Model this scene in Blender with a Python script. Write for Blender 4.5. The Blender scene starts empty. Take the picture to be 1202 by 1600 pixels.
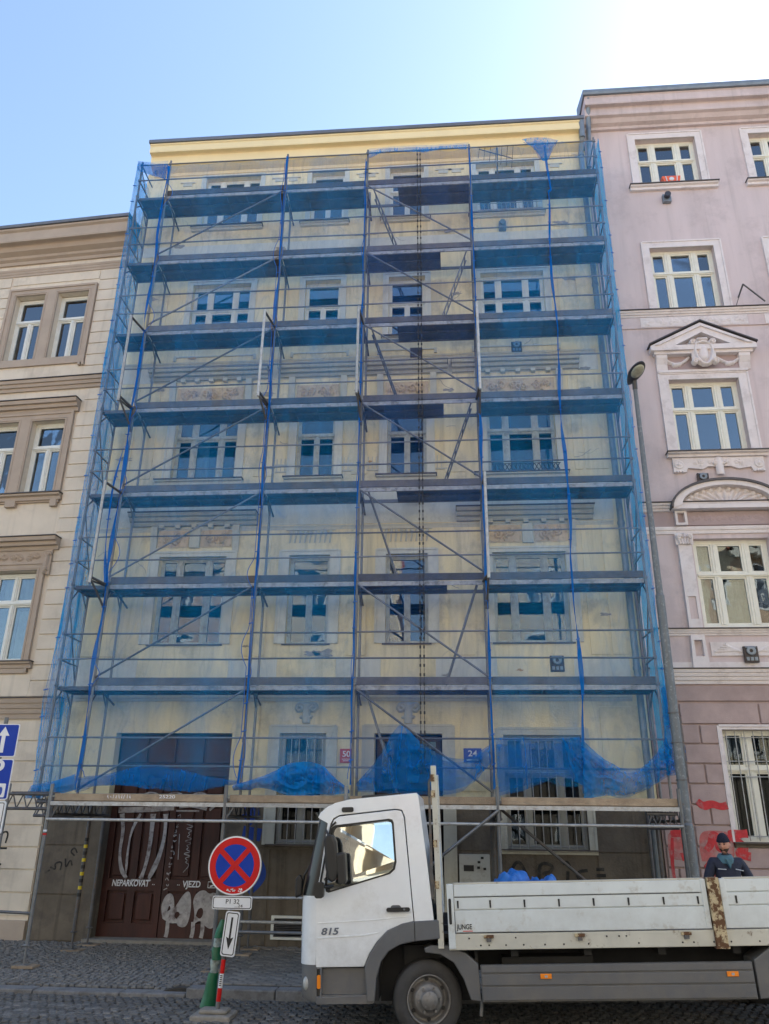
import bpy, bmesh, math, random
import numpy as np
from mathutils import Vector, Matrix, noise
from mathutils.geometry import tessellate_polygon
R = math.radians
random.seed(11)
scn = bpy.context.scene
COL = scn.collection

# ------------------------------------------------------------------ camera
cam_d = bpy.data.cameras.new('camera'); cam = bpy.data.objects.new('camera', cam_d); COL.objects.link(cam)
scn.camera = cam
PITCH, ROLL, YAW = 0.38003, 0.01176, -0.08305
fwd = Vector((math.sin(YAW)*math.cos(PITCH), math.cos(YAW)*math.cos(PITCH), math.sin(PITCH)))
rt0 = Vector((math.cos(YAW), -math.sin(YAW), 0)); up0 = rt0.cross(fwd)
rt = rt0*math.cos(ROLL)+up0*math.sin(ROLL); up = up0*math.cos(ROLL)-rt0*math.sin(ROLL)
cam.matrix_world = Matrix(((rt.x, up.x, -fwd.x, 1.7287), (rt.y, up.y, -fwd.y, -15.4977), (rt.z, up.z, -fwd.z, 2.1915), (0, 0, 0, 1)))
cam_d.sensor_fit = 'VERTICAL'; cam_d.sensor_height = 24.0; cam_d.lens = 24.0*1215/1600
cam_d.clip_start = 0.1; cam_d.clip_end = 2000

# ------------------------------------------------------------------ world, sun, exposure
SUN_EL, SUN_AZ = R(42), R(54)          # azimuth from +Y towards +X : behind the houses, to the right
w = bpy.data.worlds.new('World'); scn.world = w; w.use_nodes = True
nt = w.node_tree; bg = nt.nodes['Background']
sky = nt.nodes.new('ShaderNodeTexSky'); sky.sky_type = 'NISHITA'; sky.sun_disc = False
sky.sun_elevation = SUN_EL; sky.sun_rotation = SUN_AZ
sky.air_density = 1.15; sky.dust_density = .9; sky.ozone_density = .7; sky.altitude = 200
nt.links.new(sky.outputs[0], bg.inputs[0]); bg.inputs[1].default_value = 0.094
sd = bpy.data.lights.new('sun', 'SUN'); sun = bpy.data.objects.new('sun', sd); COL.objects.link(sun)
sd.energy = 5.0; sd.angle = R(0.5); sd.color = (1, .95, .87)
sdir = Vector((math.sin(SUN_AZ)*math.cos(SUN_EL), math.cos(SUN_AZ)*math.cos(SUN_EL), math.sin(SUN_EL)))
sun.rotation_euler = sdir.to_track_quat('Z', 'Y').to_euler(); sun.location = (0, 0, 40)
scn.view_settings.view_transform = 'Standard'; scn.view_settings.look = 'None'
scn.view_settings.gamma = 1; scn.view_settings.use_curve_mapping = False
scn.view_settings.exposure = 1.95
scn.render.engine = 'CYCLES'
scn.cycles.transparent_max_bounces = 24
scn.cycles.max_bounces = 8

# ------------------------------------------------------------------ materials
MATS = {}
def mat(name, color, rough=.8, var=.12, scale=3.0, bump=.0, bscale=40, metal=0., spec=.5, stain=None, stain_amt=.5, stain_scale=1.2,
        streak=False, stain_lo=.52, stain_hi=.62, coat=0, grime=None, rain=0):
    if name in MATS: return MATS[name]
    m = bpy.data.materials.new(name); m.use_nodes = True; t = m.node_tree; N = t.nodes; L = t.links
    b = N['Principled BSDF']; b.inputs['Roughness'].default_value = rough; b.inputs['Metallic'].default_value = metal
    b.inputs['Specular IOR Level'].default_value = spec
    if coat: b.inputs['Coat Weight'].default_value = coat; b.inputs['Coat Roughness'].default_value = .08
    tc = N.new('ShaderNodeTexCoord')
    mp = N.new('ShaderNodeMapping'); L.new(tc.outputs['Object'], mp.inputs[0])
    no = N.new('ShaderNodeTexNoise'); no.inputs['Scale'].default_value = scale; no.inputs['Detail'].default_value = 6; no.inputs['Roughness'].default_value = .62
    L.new(mp.outputs[0], no.inputs['Vector'])
    if streak: mp.inputs['Scale'].default_value = (1.6, 1.6, .22)
    mr = N.new('ShaderNodeMapRange'); mr.inputs[1].default_value = .3; mr.inputs[2].default_value = .7
    mr.inputs[3].default_value = 1-var; mr.inputs[4].default_value = 1+var
    L.new(no.outputs[0], mr.inputs[0])
    mx = N.new('ShaderNodeMix'); mx.data_type = 'RGBA'; mx.blend_type = 'MULTIPLY'; mx.inputs[0].default_value = 1
    mx.inputs[6].default_value = (*color, 1); L.new(mr.outputs[0], mx.inputs[7])
    last = mx.outputs[2]
    if stain:
        n2 = N.new('ShaderNodeTexNoise'); n2.inputs['Scale'].default_value = stain_scale; n2.inputs['Detail'].default_value = 9; n2.inputs['Roughness'].default_value = .7
        L.new(tc.outputs['Object'], n2.inputs['Vector'])
        m2 = N.new('ShaderNodeMapRange'); m2.inputs[1].default_value = stain_lo; m2.inputs[2].default_value = stain_hi; m2.inputs[4].default_value = stain_amt
        L.new(n2.outputs[0], m2.inputs[0])
        x2 = N.new('ShaderNodeMix'); x2.data_type = 'RGBA'; L.new(m2.outputs[0], x2.inputs[0]); L.new(last, x2.inputs[6]); x2.inputs[7].default_value = (*stain, 1)
        last = x2.outputs[2]
    if rain:                                                        # thin dirty runs down the plaster
        mp2 = N.new('ShaderNodeMapping'); mp2.inputs['Scale'].default_value = (7, 7, .35); L.new(tc.outputs['Object'], mp2.inputs[0])
        n4 = N.new('ShaderNodeTexNoise'); n4.inputs['Scale'].default_value = 1.0; n4.inputs['Detail'].default_value = 5; L.new(mp2.outputs[0], n4.inputs['Vector'])
        m4 = N.new('ShaderNodeMapRange'); m4.inputs[1].default_value = .54; m4.inputs[2].default_value = .74; m4.inputs[3].default_value = 1; m4.inputs[4].default_value = 1-rain; L.new(n4.outputs[0], m4.inputs[0])
        x4 = N.new('ShaderNodeMix'); x4.data_type = 'RGBA'; x4.blend_type = 'MULTIPLY'; x4.inputs[0].default_value = 1; L.new(last, x4.inputs[6]); L.new(m4.outputs[0], x4.inputs[7]); last = x4.outputs[2]
    if grime:                                                       # road dirt that thins out upwards : (z low, z high, colour, amount)
        sx = N.new('ShaderNodeSeparateXYZ'); L.new(tc.outputs['Object'], sx.inputs[0])
        m5 = N.new('ShaderNodeMapRange'); m5.inputs[1].default_value = grime[0]; m5.inputs[2].default_value = grime[1]; m5.inputs[3].default_value = grime[3]; m5.inputs[4].default_value = 0; L.new(sx.outputs[2], m5.inputs[0])
        n5 = N.new('ShaderNodeTexNoise'); n5.inputs['Scale'].default_value = 3.5; n5.inputs['Detail'].default_value = 9; n5.inputs['Roughness'].default_value = .75; L.new(tc.outputs['Object'], n5.inputs['Vector'])
        m6 = N.new('ShaderNodeMapRange'); m6.inputs[1].default_value = .35; m6.inputs[2].default_value = .68; L.new(n5.outputs[0], m6.inputs[0])
        mu = N.new('ShaderNodeMath'); mu.operation = 'MULTIPLY'; L.new(m5.outputs[0], mu.inputs[0]); L.new(m6.outputs[0], mu.inputs[1])
        x5 = N.new('ShaderNodeMix'); x5.data_type = 'RGBA'; L.new(mu.outputs[0], x5.inputs[0]); L.new(last, x5.inputs[6]); x5.inputs[7].default_value = (*grime[2], 1); last = x5.outputs[2]
    L.new(last, b.inputs['Base Color'])
    if bump:
        n3 = N.new('ShaderNodeTexNoise'); n3.inputs['Scale'].default_value = bscale; n3.inputs['Detail'].default_value = 4
        L.new(tc.outputs['Object'], n3.inputs['Vector'])
        bp = N.new('ShaderNodeBump'); bp.inputs['Strength'].default_value = bump; bp.inputs['Distance'].default_value = .02
        L.new(n3.outputs[0], bp.inputs['Height']); L.new(bp.outputs[0], b.inputs['Normal'])
    MATS[name] = m; return m

def objvar(m, amt=.25):
    """per-object brightness variation, so that alike stones or boards differ"""
    t = m.node_tree; N = t.nodes; L = t.links; b = N['Principled BSDF']
    src = b.inputs['Base Color'].links[0].from_socket
    oi = N.new('ShaderNodeObjectInfo'); mr = N.new('ShaderNodeMapRange'); mr.inputs[3].default_value = 1-amt; mr.inputs[4].default_value = 1+amt
    L.new(oi.outputs['Random'], mr.inputs[0])
    mx = N.new('ShaderNodeMix'); mx.data_type = 'RGBA'; mx.blend_type = 'MULTIPLY'; mx.inputs[0].default_value = 1
    L.new(src, mx.inputs[6]); L.new(mr.outputs[0], mx.inputs[7]); L.new(mx.outputs[2], b.inputs['Base Color']); return m

def glass(name, refl=.16, tint=(.9, .95, 1), wob=.05, bs=3.0):
    m = bpy.data.materials.new(name); m.use_nodes = True; t = m.node_tree; N = t.nodes; L = t.links
    for n in list(N): N.remove(n)
    out = N.new('ShaderNodeOutputMaterial'); tr = N.new('ShaderNodeBsdfTransparent'); gl = N.new('ShaderNodeBsdfGlossy'); mx = N.new('ShaderNodeMixShader')
    tr.inputs[0].default_value = (.6, .66, .68, 1); gl.inputs['Roughness'].default_value = .015; gl.inputs['Color'].default_value = (*tint, 1)
    fr = N.new('ShaderNodeFresnel'); fr.inputs[0].default_value = 1.5
    ad = N.new('ShaderNodeMath'); ad.operation = 'MULTIPLY_ADD'; ad.inputs[1].default_value = 1.6; ad.inputs[2].default_value = refl-.06; ad.use_clamp = True
    L.new(fr.outputs[0], ad.inputs[0]); L.new(ad.outputs[0], mx.inputs[0]); L.new(tr.outputs[0], mx.inputs[1]); L.new(gl.outputs[0], mx.inputs[2])
    tc = N.new('ShaderNodeTexCoord'); no = N.new('ShaderNodeTexNoise'); no.inputs['Scale'].default_value = bs; no.inputs['Detail'].default_value = 1.5
    L.new(tc.outputs['Object'], no.inputs['Vector'])
    bp = N.new('ShaderNodeBump'); bp.inputs['Strength'].default_value = wob; bp.inputs['Distance'].default_value = .3
    L.new(no.outputs[0], bp.inputs['Height']); L.new(bp.outputs[0], gl.inputs['Normal'])
    L.new(mx.outputs[0], out.inputs[0]); return m

def netmat(name, alpha, color=(.006, .40, .95), var=.55, wr=9.0):
    m = bpy.data.materials.new(name); m.use_nodes = True; t = m.node_tree; N = t.nodes; L = t.links
    for n in list(N): N.remove(n)
    out = N.new('ShaderNodeOutputMaterial'); tr = N.new('ShaderNodeBsdfTransparent')
    df = N.new('ShaderNodeBsdfDiffuse'); tl = N.new('ShaderNodeBsdfTranslucent'); gs = N.new('ShaderNodeBsdfGlossy'); gs.inputs['Roughness'].default_value = .35
    df.inputs[0].default_value = (*color, 1); tl.inputs[0].default_value = (color[0], color[1]*1.1, color[2]*1.1, 1); gs.inputs[0].default_value = (.05, .25, .5, 1)
    a = N.new('ShaderNodeMixShader'); a.inputs[0].default_value = .4; L.new(df.outputs[0], a.inputs[1]); L.new(tl.outputs[0], a.inputs[2])
    b = N.new('ShaderNodeMixShader'); b.inputs[0].default_value = .06; L.new(a.outputs[0], b.inputs[1]); L.new(gs.outputs[0], b.inputs[2])
    mx = N.new('ShaderNodeMixShader'); L.new(tr.outputs[0], mx.inputs[1]); L.new(b.outputs[0], mx.inputs[2])
    tc = N.new('ShaderNodeTexCoord'); mp = N.new('ShaderNodeMapping'); mp.inputs['Scale'].default_value = (1, 1, .3); L.new(tc.outputs['Object'], mp.inputs[0])
    no = N.new('ShaderNodeTexNoise'); no.inputs['Scale'].default_value = wr*.18; no.inputs['Detail'].default_value = 5; L.new(mp.outputs[0], no.inputs['Vector'])
    n2 = N.new('ShaderNodeTexNoise'); n2.inputs['Scale'].default_value = wr*2; n2.inputs['Detail'].default_value = 3; L.new(mp.outputs[0], n2.inputs['Vector'])
    ml = N.new('ShaderNodeMath'); ml.operation = 'MULTIPLY_ADD'; ml.inputs[1].default_value = .35; L.new(n2.outputs[0], ml.inputs[0]); L.new(no.outputs[0], ml.inputs[2])
    mr = N.new('ShaderNodeMapRange'); mr.inputs[1].default_value = .45; mr.inputs[2].default_value = .9; mr.inputs[3].default_value = alpha*(1-var); mr.inputs[4].default_value = min(.97, alpha*(1+var))
    L.new(ml.outputs[0], mr.inputs[0]); mp3 = N.new('ShaderNodeMapping'); mp3.inputs['Scale'].default_value = (1.3, 1.3, .28); mp3.inputs['Rotation'].default_value = (0, .25, 0); L.new(tc.outputs['Object'], mp3.inputs[0])
    n3 = N.new('ShaderNodeTexNoise'); n3.inputs['Scale'].default_value = 1.5; n3.inputs['Detail'].default_value = 2.5; n3.inputs['Distortion'].default_value = .5; L.new(mp3.outputs[0], n3.inputs['Vector'])
    s3 = N.new('ShaderNodeMath'); s3.operation = 'SUBTRACT'; s3.inputs[1].default_value = .5; L.new(n3.outputs[0], s3.inputs[0]); a3 = N.new('ShaderNodeMath'); a3.operation = 'ABSOLUTE'; L.new(s3.outputs[0], a3.inputs[0])
    r3 = N.new('ShaderNodeMapRange'); r3.inputs[1].default_value = 0; r3.inputs[2].default_value = .018; r3.inputs[3].default_value = alpha*.5; r3.inputs[4].default_value = 0; L.new(a3.outputs[0], r3.inputs[0])   # folds where the sheet doubles
    ad = N.new('ShaderNodeMath'); ad.operation = 'ADD'; ad.use_clamp = True; L.new(mr.outputs[0], ad.inputs[0]); L.new(r3.outputs[0], ad.inputs[1])
    L.new(ad.outputs[0], mx.inputs[0]); L.new(mx.outputs[0], out.inputs[0]); return m

M = dict(
 cream=mat('cream_plaster', (.78, .68, .43), .9, .14, 1.2, .25, 30, stain=(.42, .38, .27), stain_amt=.55, stain_scale=.9, streak=True, rain=.22),
 cream_trim=mat('cream_trim', (.54, .53, .45), .85, .1, 2, .2, 40, stain=(.4, .37, .3), stain_amt=.5, stain_scale=2),
 yellow=mat('yellow_cornice_paint', (.84, .70, .42), .8, .05, 1.5, .1, 30),
 stone=mat('grey_brown_render', (.15, .125, .095), .95, .25, 1.6, .5, 25, rain=.4, stain=(.10, .085, .07), stain_amt=.7, stain_scale=1.5),
 peel=mat('bare_plaster_patch', (.33, .31, .28), .95, .3, 12, .6, 30),
 brickpatch=mat('exposed_orange_plaster', (.55, .33, .12), .95, .3, 12, .5, 30),
 beige=mat('beige_plaster', (.70, .61, .49), .9, .08, 1.4, .15, 60, rain=.16, stain=(.42, .35, .28), stain_amt=.35, stain_scale=.8),
 beige_dark=mat('taupe_trim', (.44, .355, .28), .88, .08, 2, .15, 60),
 mauve=mat('mauve_plaster', (.60, .505, .50), .9, .09, 1.2, .2, 50, rain=.14, stain=(.42, .35, .35), stain_amt=.4, stain_scale=.9, streak=True),
 mauve_dark=mat('mauve_frieze', (.40, .31, .305), .9, .08, 2, .15, 50),
 mauve_block=mat('rose_block_plaster', (.41, .31, .29), .9, .14, 2.5, .2, 50),
 whitetrim=mat('off_white_trim', (.72, .66, .65), .85, .07, 3, .15, 60, stain=(.45, .39, .38), stain_amt=.4, stain_scale=2.5),
 winwhite=mat('white_window_paint', (.74, .75, .70), .5, .06, 6),
 wincream=mat('cream_window_paint', (.76, .75, .66), .5, .06, 6),
 wingrey=mat('weathered_window_paint', (.48, .50, .46), .6, .2, 9, stain=(.25, .22, .18), stain_amt=.5, stain_scale=6),
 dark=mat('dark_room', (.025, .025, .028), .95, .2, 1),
 curtain=mat('net_curtain', (.55, .56, .56), .9, .15, 14),
 tin=mat('roof_tin', (.13, .15, .19), .45, .15, 2, metal=.4),
 tinlight=mat('galvanised_pipe', (.22, .25, .28), .5, .15, 5, metal=.5),
 sill=mat('dark_sill_tin', (.09, .08, .08), .5, .2, 5, metal=.3),
 gate=mat('dark_red_wood', (.052, .013, .009), .5, .35, 6, .2, 60, streak=True),
 door=mat('dark_brown_wood', (.05, .025, .02), .5, .3, 6, .2, 60),
 galv=mat('galvanised_steel', (.19, .195, .20), .5, .22, 9, metal=.55, stain=(.16, .13, .11), stain_amt=.5, stain_scale=9),
 oldsteel=mat('dark_scaffold_steel', (.12, .12, .125), .6, .25, 9, metal=.5, stain=(.2, .12, .07), stain_amt=.4, stain_scale=14),
 whitesteel=mat('pale_zinc_tube', (.42, .42, .41), .5, .2, 9, metal=.2, stain=(.25, .2, .16), stain_amt=.5, stain_scale=14),
 deck=mat('deck_steel', (.10, .105, .12), .7, .2, 5, metal=.2, stain=(.2, .19, .18), stain_amt=.4, stain_scale=6),
 edge=mat('deck_edge_steel', (.34, .34, .34), .6, .25, 9, metal=.2, stain=(.12, .11, .1), stain_amt=.7, stain_scale=5),
 cornice=mat('weathered_cornice', (.42, .41, .35), .9, .15, 2, .2, 40, stain=(.25, .25, .24), stain_amt=.5, stain_scale=2),
 trimlight=mat('pale_trim', (.62, .62, .55), .85, .1, 2, .2, 40, stain=(.45, .45, .40), stain_amt=.5, stain_scale=1.5, streak=True),
 frieze=mat('ochre_frieze', (.60, .47, .30), .9, .15, 4, .2, 40, stain=(.36, .27, .17), stain_amt=.6, stain_scale=9),
 toe=mat('toe_board_wood', (.11, .10, .095), .85, .3, 4, .3, 60),
 wood=mat('raw_plank_wood', (.33, .25, .17), .85, .25, 5, .3, 60, stain=(.22, .15, .1), stain_amt=.5, stain_scale=4),
 cobble=mat('basalt_cobble', (.125, .12, .112), .75, .4, 9, .5, 60, stain=(.17, .15, .125), stain_amt=.5, stain_scale=3),
 pave=mat('pavement_stone', (.18, .165, .145), .8, .25, 10, .4, 60, stain=(.22, .19, .15), stain_amt=.5, stain_scale=3),
 joint=mat('joint_sand', (.05, .044, .037), .95, .3, 18, .5, 60),
 kerb=mat('granite_kerb', (.19, .185, .18), .85, .18, 20, .3, 90, stain=(.1, .09, .08), stain_amt=.5, stain_scale=4),
 truckwhite=mat('white_truck_paint', (.77, .80, .83), .28, .035, 3, spec=.5, coat=.5, stain=(.42, .41, .38), stain_amt=.4, stain_scale=2.5, stain_lo=.55, stain_hi=.75, grime=(.7, 1.5, (.20, .18, .15), .4)),
 bedwhite=mat('white_sideboard', (.60, .65, .67), .45, .06, 3, stain=(.32, .27, .2), stain_amt=.6, stain_scale=4, stain_lo=.56, stain_hi=.70, grime=(.9, 1.5, (.22, .19, .15), .4)),
 bedframe=mat('cream_bed_frame', (.50, .49, .43), .6, .1, 3, stain=(.14, .09, .05), stain_amt=.8, stain_scale=9, stain_lo=.6, stain_hi=.68),
 grey=mat('grey_truck_plastic', (.105, .11, .12), .5, .1, 4, .1, 120, grime=(.35, 1.0, (.17, .15, .125), .7), stain=(.16, .15, .14), stain_amt=.4, stain_scale=3),
 black=mat('black_rubber', (.012, .012, .013), .45, .1, 5),
 blackgloss=mat('black_gloss', (.01, .011, .013), .3, .05, 5),
 tyre=mat('tyre_rubber', (.045, .043, .042), .8, .2, 8, .2, 60),
 rim=mat('dusty_steel_rim', (.22, .21, .20), .55, .25, 12, metal=.5, stain=(.1, .08, .06), stain_amt=.5, stain_scale=12),
 chassis=mat('chassis_black', (.02, .019, .019), .8, .3, 5),
 rust=mat('rusty_post', (.46, .38, .24), .85, .25, 20, .4, 60, stain=(.09, .035, .012), stain_amt=.95, stain_scale=11, stain_lo=.46, stain_hi=.52),
 orange=mat('orange_reflector', (.85, .24, .01), .3, .05, 5),
 lens=mat('clear_lamp_lens', (.36, .37, .37), .15, .1, 20),
 tarp=mat('blue_tarpaulin', (.01, .12, .42), .5, .25, 5, .4, 12),
 red=mat('sign_red', (.56, .012, .012), .4, .06, 5, spec=.25), blue=mat('sign_blue', (.003, .042, .36), .4, .08, 5, spec=.25),
 white=mat('sign_white', (.75, .76, .78), .35, .04, 5), ink=mat('black_ink', (.012, .012, .014), .5, .05, 5),
 plateblue=mat('plate_blue', (.015, .07, .38), .4, .05, 5), platered=mat('plate_red', (.45, .02, .03), .4, .05, 5),
 green=mat('green_plastic', (.006, .11, .045), .45, .15, 6), concrete=mat('concrete', (.26, .24, .21), .95, .2, 9, .5, 50),
 spraywhite=mat('white_spray', (.42, .40, .40), .8, .3, 9, stain=(.10, .06, .055), stain_amt=.85, stain_scale=7, stain_lo=.5, stain_hi=.66), sprayredthin=mat('thin_red_spray', (.46, .13, .12), .85, .3, 7, stain=(.40, .27, .25), stain_amt=.95, stain_scale=4, stain_lo=.46, stain_hi=.6),
 sprayblack=mat('black_spray', (.025, .023, .02), .8, .3, 9, stain=(.10, .085, .065), stain_amt=.7, stain_scale=9, stain_lo=.5, stain_hi=.64),
 sprayred=mat('red_spray', (.50, .035, .04), .8, .25, 9, stain=(.38, .2, .19), stain_amt=.85, stain_scale=6, stain_lo=.5, stain_hi=.62), sprayblue=mat('blue_spray', (.02, .06, .3), .8, .2, 9),
 crate=mat('orange_box', (.75, .13, .06), .6, .1, 9), ventdark=mat('vent_iron', (.06, .045, .04), .6, .2, 9),
 polegrey=mat('lamp_pole_zinc', (.15, .165, .175), .6, .12, 6, metal=.3, stain=(.34, .35, .35), stain_amt=.5, stain_scale=16, stain_lo=.55, stain_hi=.6),
 cream_light=mat('tower_plaster', (.70, .64, .45), .9, .08, 2), copper=mat('green_copper', (.12, .30, .22), .7, .15, 2),
 opp_sky_tint=mat('far_glass_sky_tint', (.16, .19, .23), .3, .1, 2),  # blue grey base colour stands in for sky reflected in the far windows
 paper=mat('pale_scraps', (.38, .34, .28), .9, .4, 9),
 lampgrey=mat('lamp_housing', (.045, .045, .055), .4, .1, 5), film=mat('scuffed_white_band', (.24, .29, .27), .5, .5, 20, .4, 25),
 lampglass=mat('lamp_glass', (.38, .37, .28), .15, .2, 12),
 metercab=mat('meter_cabinet', (.52, .52, .48), .6, .08, 5, stain=(.3, .27, .22), stain_amt=.5, stain_scale=5),
 yel=mat('warning_yellow', (.65, .5, .02), .5, .1, 5), rope=mat('black_chain', (.03, .03, .035), .6, .2, 9, metal=.4),
 jacket=mat('navy_jacket', (.018, .022, .042), .8, .2, 12, .4, 25), teal=mat('teal_hood', (.08, .17, .21), .9, .15, 12, .3, 40),
 hat=mat('navy_knit', (.01, .011, .025), .95, .2, 30, .6, 120), skin=mat('skin', (.50, .24, .16), .55, .1, 9), trouser=mat('work_trousers', (.03, .03, .035), .9, .2, 9),
 stubble=mat('beard_hair', (.06, .035, .025), .9, .3, 40), reflect=mat('reflective_strip', (.5, .52, .55), .4, .1, 5),
 opp=mat('opposite_cream', (.68, .58, .40), .9, .1, 1.2), opp2=mat('opposite_ochre', (.55, .40, .27), .9, .1, 1.2), roofred=mat('red_tile', (.30, .09, .05), .8, .2, 5),
 asphalt=mat('asphalt', (.05, .05, .05), .9, .2, 5),
)
for k, a in (('galv', .3), ('whitesteel', .15), ('cobble', .35), ('pave', .22), ('kerb', .1), ('mauve_block', .06), ('toe', .3), ('deck', .15), ('wood', .15)): objvar(M[k], a)
GLASS = glass('window_glass', .085, wob=.016, bs=2.0); GLASSDARK = glass('ground_floor_glass', .03, wob=.01, bs=1.5); GLASSFLAT = glass('new_window_glass', .17, wob=.01, bs=1.5)
CARGLASS = glass('truck_glass', .42, wob=.008, bs=2.0)
NET = netmat('blue_netting', .18); NETTHIN = netmat('thin_blue_netting', .13, (.03, .22, .70)); NETEND = netmat('end_netting', .48, (.010, .32, .70))
NETDENSE = netmat('bunched_netting', .56, (.006, .25, .66), .35); NETSEAM = netmat('seam_netting', .93, (.004, .14, .50), .08); NETMID = netmat('double_netting', .45, (.006, .19, .56), .4)

# ------------------------------------------------------------------ helpers
def put(name, me, material, parent=None, label=None, kind=None):
    me.name = name
    o = bpy.data.objects.new(name, me); COL.objects.link(o)
    if material and not me.materials: me.materials.append(material)
    if parent is not None:
        o.parent = parent
        if parent.parent is None: o.location = -parent.location
    if label: o['label'] = label
    if kind: o['kind'] = kind
    return o
def tag(o, label, cat, group=None):
    o['label'] = label; o['category'] = cat
    if group: o['group'] = group
    return o
def thing(name, loc, label, cat, group=None, rot=(0, 0, 0)):
    o = bpy.data.objects.new(name, None); COL.objects.link(o); o.location = loc; o.rotation_euler = rot; o.empty_display_size = .2
    return tag(o, label, cat, group)

class MB:
    def __init__(s): s.v = []; s.f = []; s.sm = []
    def add(s, vs, fs, smooth=False):
        n = len(s.v); s.v += [tuple(p) for p in vs]; s.f += [tuple(i+n for i in f) for f in fs]; s.sm += [smooth]*len(fs); return s
    def box(s, x0, x1, y0, y1, z0, z1):
        return s.add([(x0, y0, z0), (x1, y0, z0), (x1, y1, z0), (x0, y1, z0), (x0, y0, z1), (x1, y0, z1), (x1, y1, z1), (x0, y1, z1)],
              [(0, 3, 2, 1), (4, 5, 6, 7), (0, 1, 5, 4), (1, 2, 6, 5), (2, 3, 7, 6), (3, 0, 4, 7)])
    def tube(s, p, q, r, n=8, r2=None, cap=True):
        p = Vector(p); q = Vector(q); d = (q-p)
        if d.length < 1e-6: return s
        d.normalize(); a = d.orthogonal().normalized(); b = d.cross(a); r2 = r if r2 is None else r2
        vs = []
        for c, rr in ((p, r), (q, r2)):
            for i in range(n):
                t = 2*math.pi*i/n; vs.append(c+a*rr*math.cos(t)+b*rr*math.sin(t))
        s.add(vs, [(i, (i+1) % n, n+(i+1) % n, n+i) for i in range(n)], True)
        if cap: s.add(vs, [tuple(range(n-1, -1, -1)), tuple(range(n, 2*n))])
        return s
    def path(s, pts, r, n=6):
        for a, b in zip(pts[:-1], pts[1:]): s.tube(a, b, r, n)
        return s
    def extx(s, prof, x0, x1):                      # profile of (y,z) points extruded along x
        n = len(prof); vs = [(x0, y, z) for y, z in prof]+[(x1, y, z) for y, z in prof]
        s.add(vs, [(i, (i+1) % n, n+(i+1) % n, n+i) for i in range(n)])
        s.add(vs, [tuple(range(n-1, -1, -1)), tuple(range(n, 2*n))]); return s
    def slab(s, outer, holes=(), y0=0, y1=.05):     # (x,z) polygon with holes, between y0 (front) and y1
        polys = [outer]+list(holes); tris = tessellate_polygon([[Vector((x, z, 0)) for x, z in p] for p in polys])
        pts = [p for poly in polys for p in poly]; n = len(pts)
        vs = [(x, y0, z) for x, z in pts]+[(x, y1, z) for x, z in pts]
        fs = [t for t in tris]+[tuple(i+n for i in reversed(t)) for t in tris]
        k = 0
        for poly in polys:
            m = len(poly)
            for i in range(m): a = k+i; b = k+(i+1) % m; fs.append((a, b, b+n, a+n))
            k += m
        return s.add(vs, fs)
    def lathe(s, c, axis, prof, n=24):              # prof: (radius, distance along axis)
        c = Vector(c); d = Vector(axis).normalized(); a = d.orthogonal().normalized(); b = d.cross(a); vs = []
        for r, h in prof:
            for i in range(n):
                t = 2*math.pi*i/n; vs.append(c+d*h+a*r*math.cos(t)+b*r*math.sin(t))
        fs = [(j*n+i, j*n+(i+1) % n, (j+1)*n+(i+1) % n, (j+1)*n+i) for j in range(len(prof)-1) for i in range(n)]
        return s.add(vs, fs, True)
    def disc(s, c, rx, rz, y, n=40, r0=0):
        vs = [(c[0]+rx*math.cos(2*math.pi*i/n), y, c[1]+rz*math.sin(2*math.pi*i/n)) for i in range(n)]
        return s.add(vs, [tuple(range(n))])
    def ribbon(s, pts, w, y, taper=False):          # flat painted stroke in the x-z plane
        n = len(pts); L = []; Rr = []; MB.cnt = getattr(MB, 'cnt', 0)+1; y0_ = y-.0003*(MB.cnt % 7)   # no two strokes share a plane
        for i, p in enumerate(pts):
            y = y0_-.00003*i
            a = pts[max(0, i-1)]; b = pts[min(n-1, i+1)]; dx, dz = b[0]-a[0], b[1]-a[1]; l = math.hypot(dx, dz) or 1
            ww = (np.interp(i/(n-1), np.linspace(0, 1, len(w)), w) if isinstance(w, (list, tuple)) else w)/2
            L.append((p[0]-dz/l*ww, y, p[1]+dx/l*ww)); Rr.append((p[0]+dz/l*ww, y, p[1]-dx/l*ww))
        return s.add(L+Rr, [(i, i+1, n+i+1, n+i) for i in range(n-1)])
    def mesh(s, fix=True):
        me = bpy.data.meshes.new('m'); me.from_pydata(s.v, [], s.f)
        if fix:
            bm = bmesh.new(); bm.from_mesh(me); bmesh.ops.recalc_face_normals(bm, faces=bm.faces); bm.to_mesh(me); bm.free()
        if len(me.polygons) == len(s.sm): me.polygons.foreach_set('use_smooth', s.sm)
        me.update(); return me
    def build(s, name, material, parent=None, label=None, kind=None, bevel=0, fix=True):
        o = put(name, s.mesh(fix), material, parent, label, kind)
        if bevel:
            b = o.modifiers.new('b', 'BEVEL'); b.width = bevel; b.segments = 2; b.limit_method = 'ANGLE'; b.angle_limit = R(40)
        return o
def smooth(pts, k=3):
    for _ in range(k):
        q = [pts[0]]
        for a, b in zip(pts[:-1], pts[1:]): q += [(a[0]*.75+b[0]*.25, a[1]*.75+b[1]*.25), (a[0]*.25+b[0]*.75, a[1]*.25+b[1]*.75)]
        pts = q+[pts[-1]]
    return pts
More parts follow.
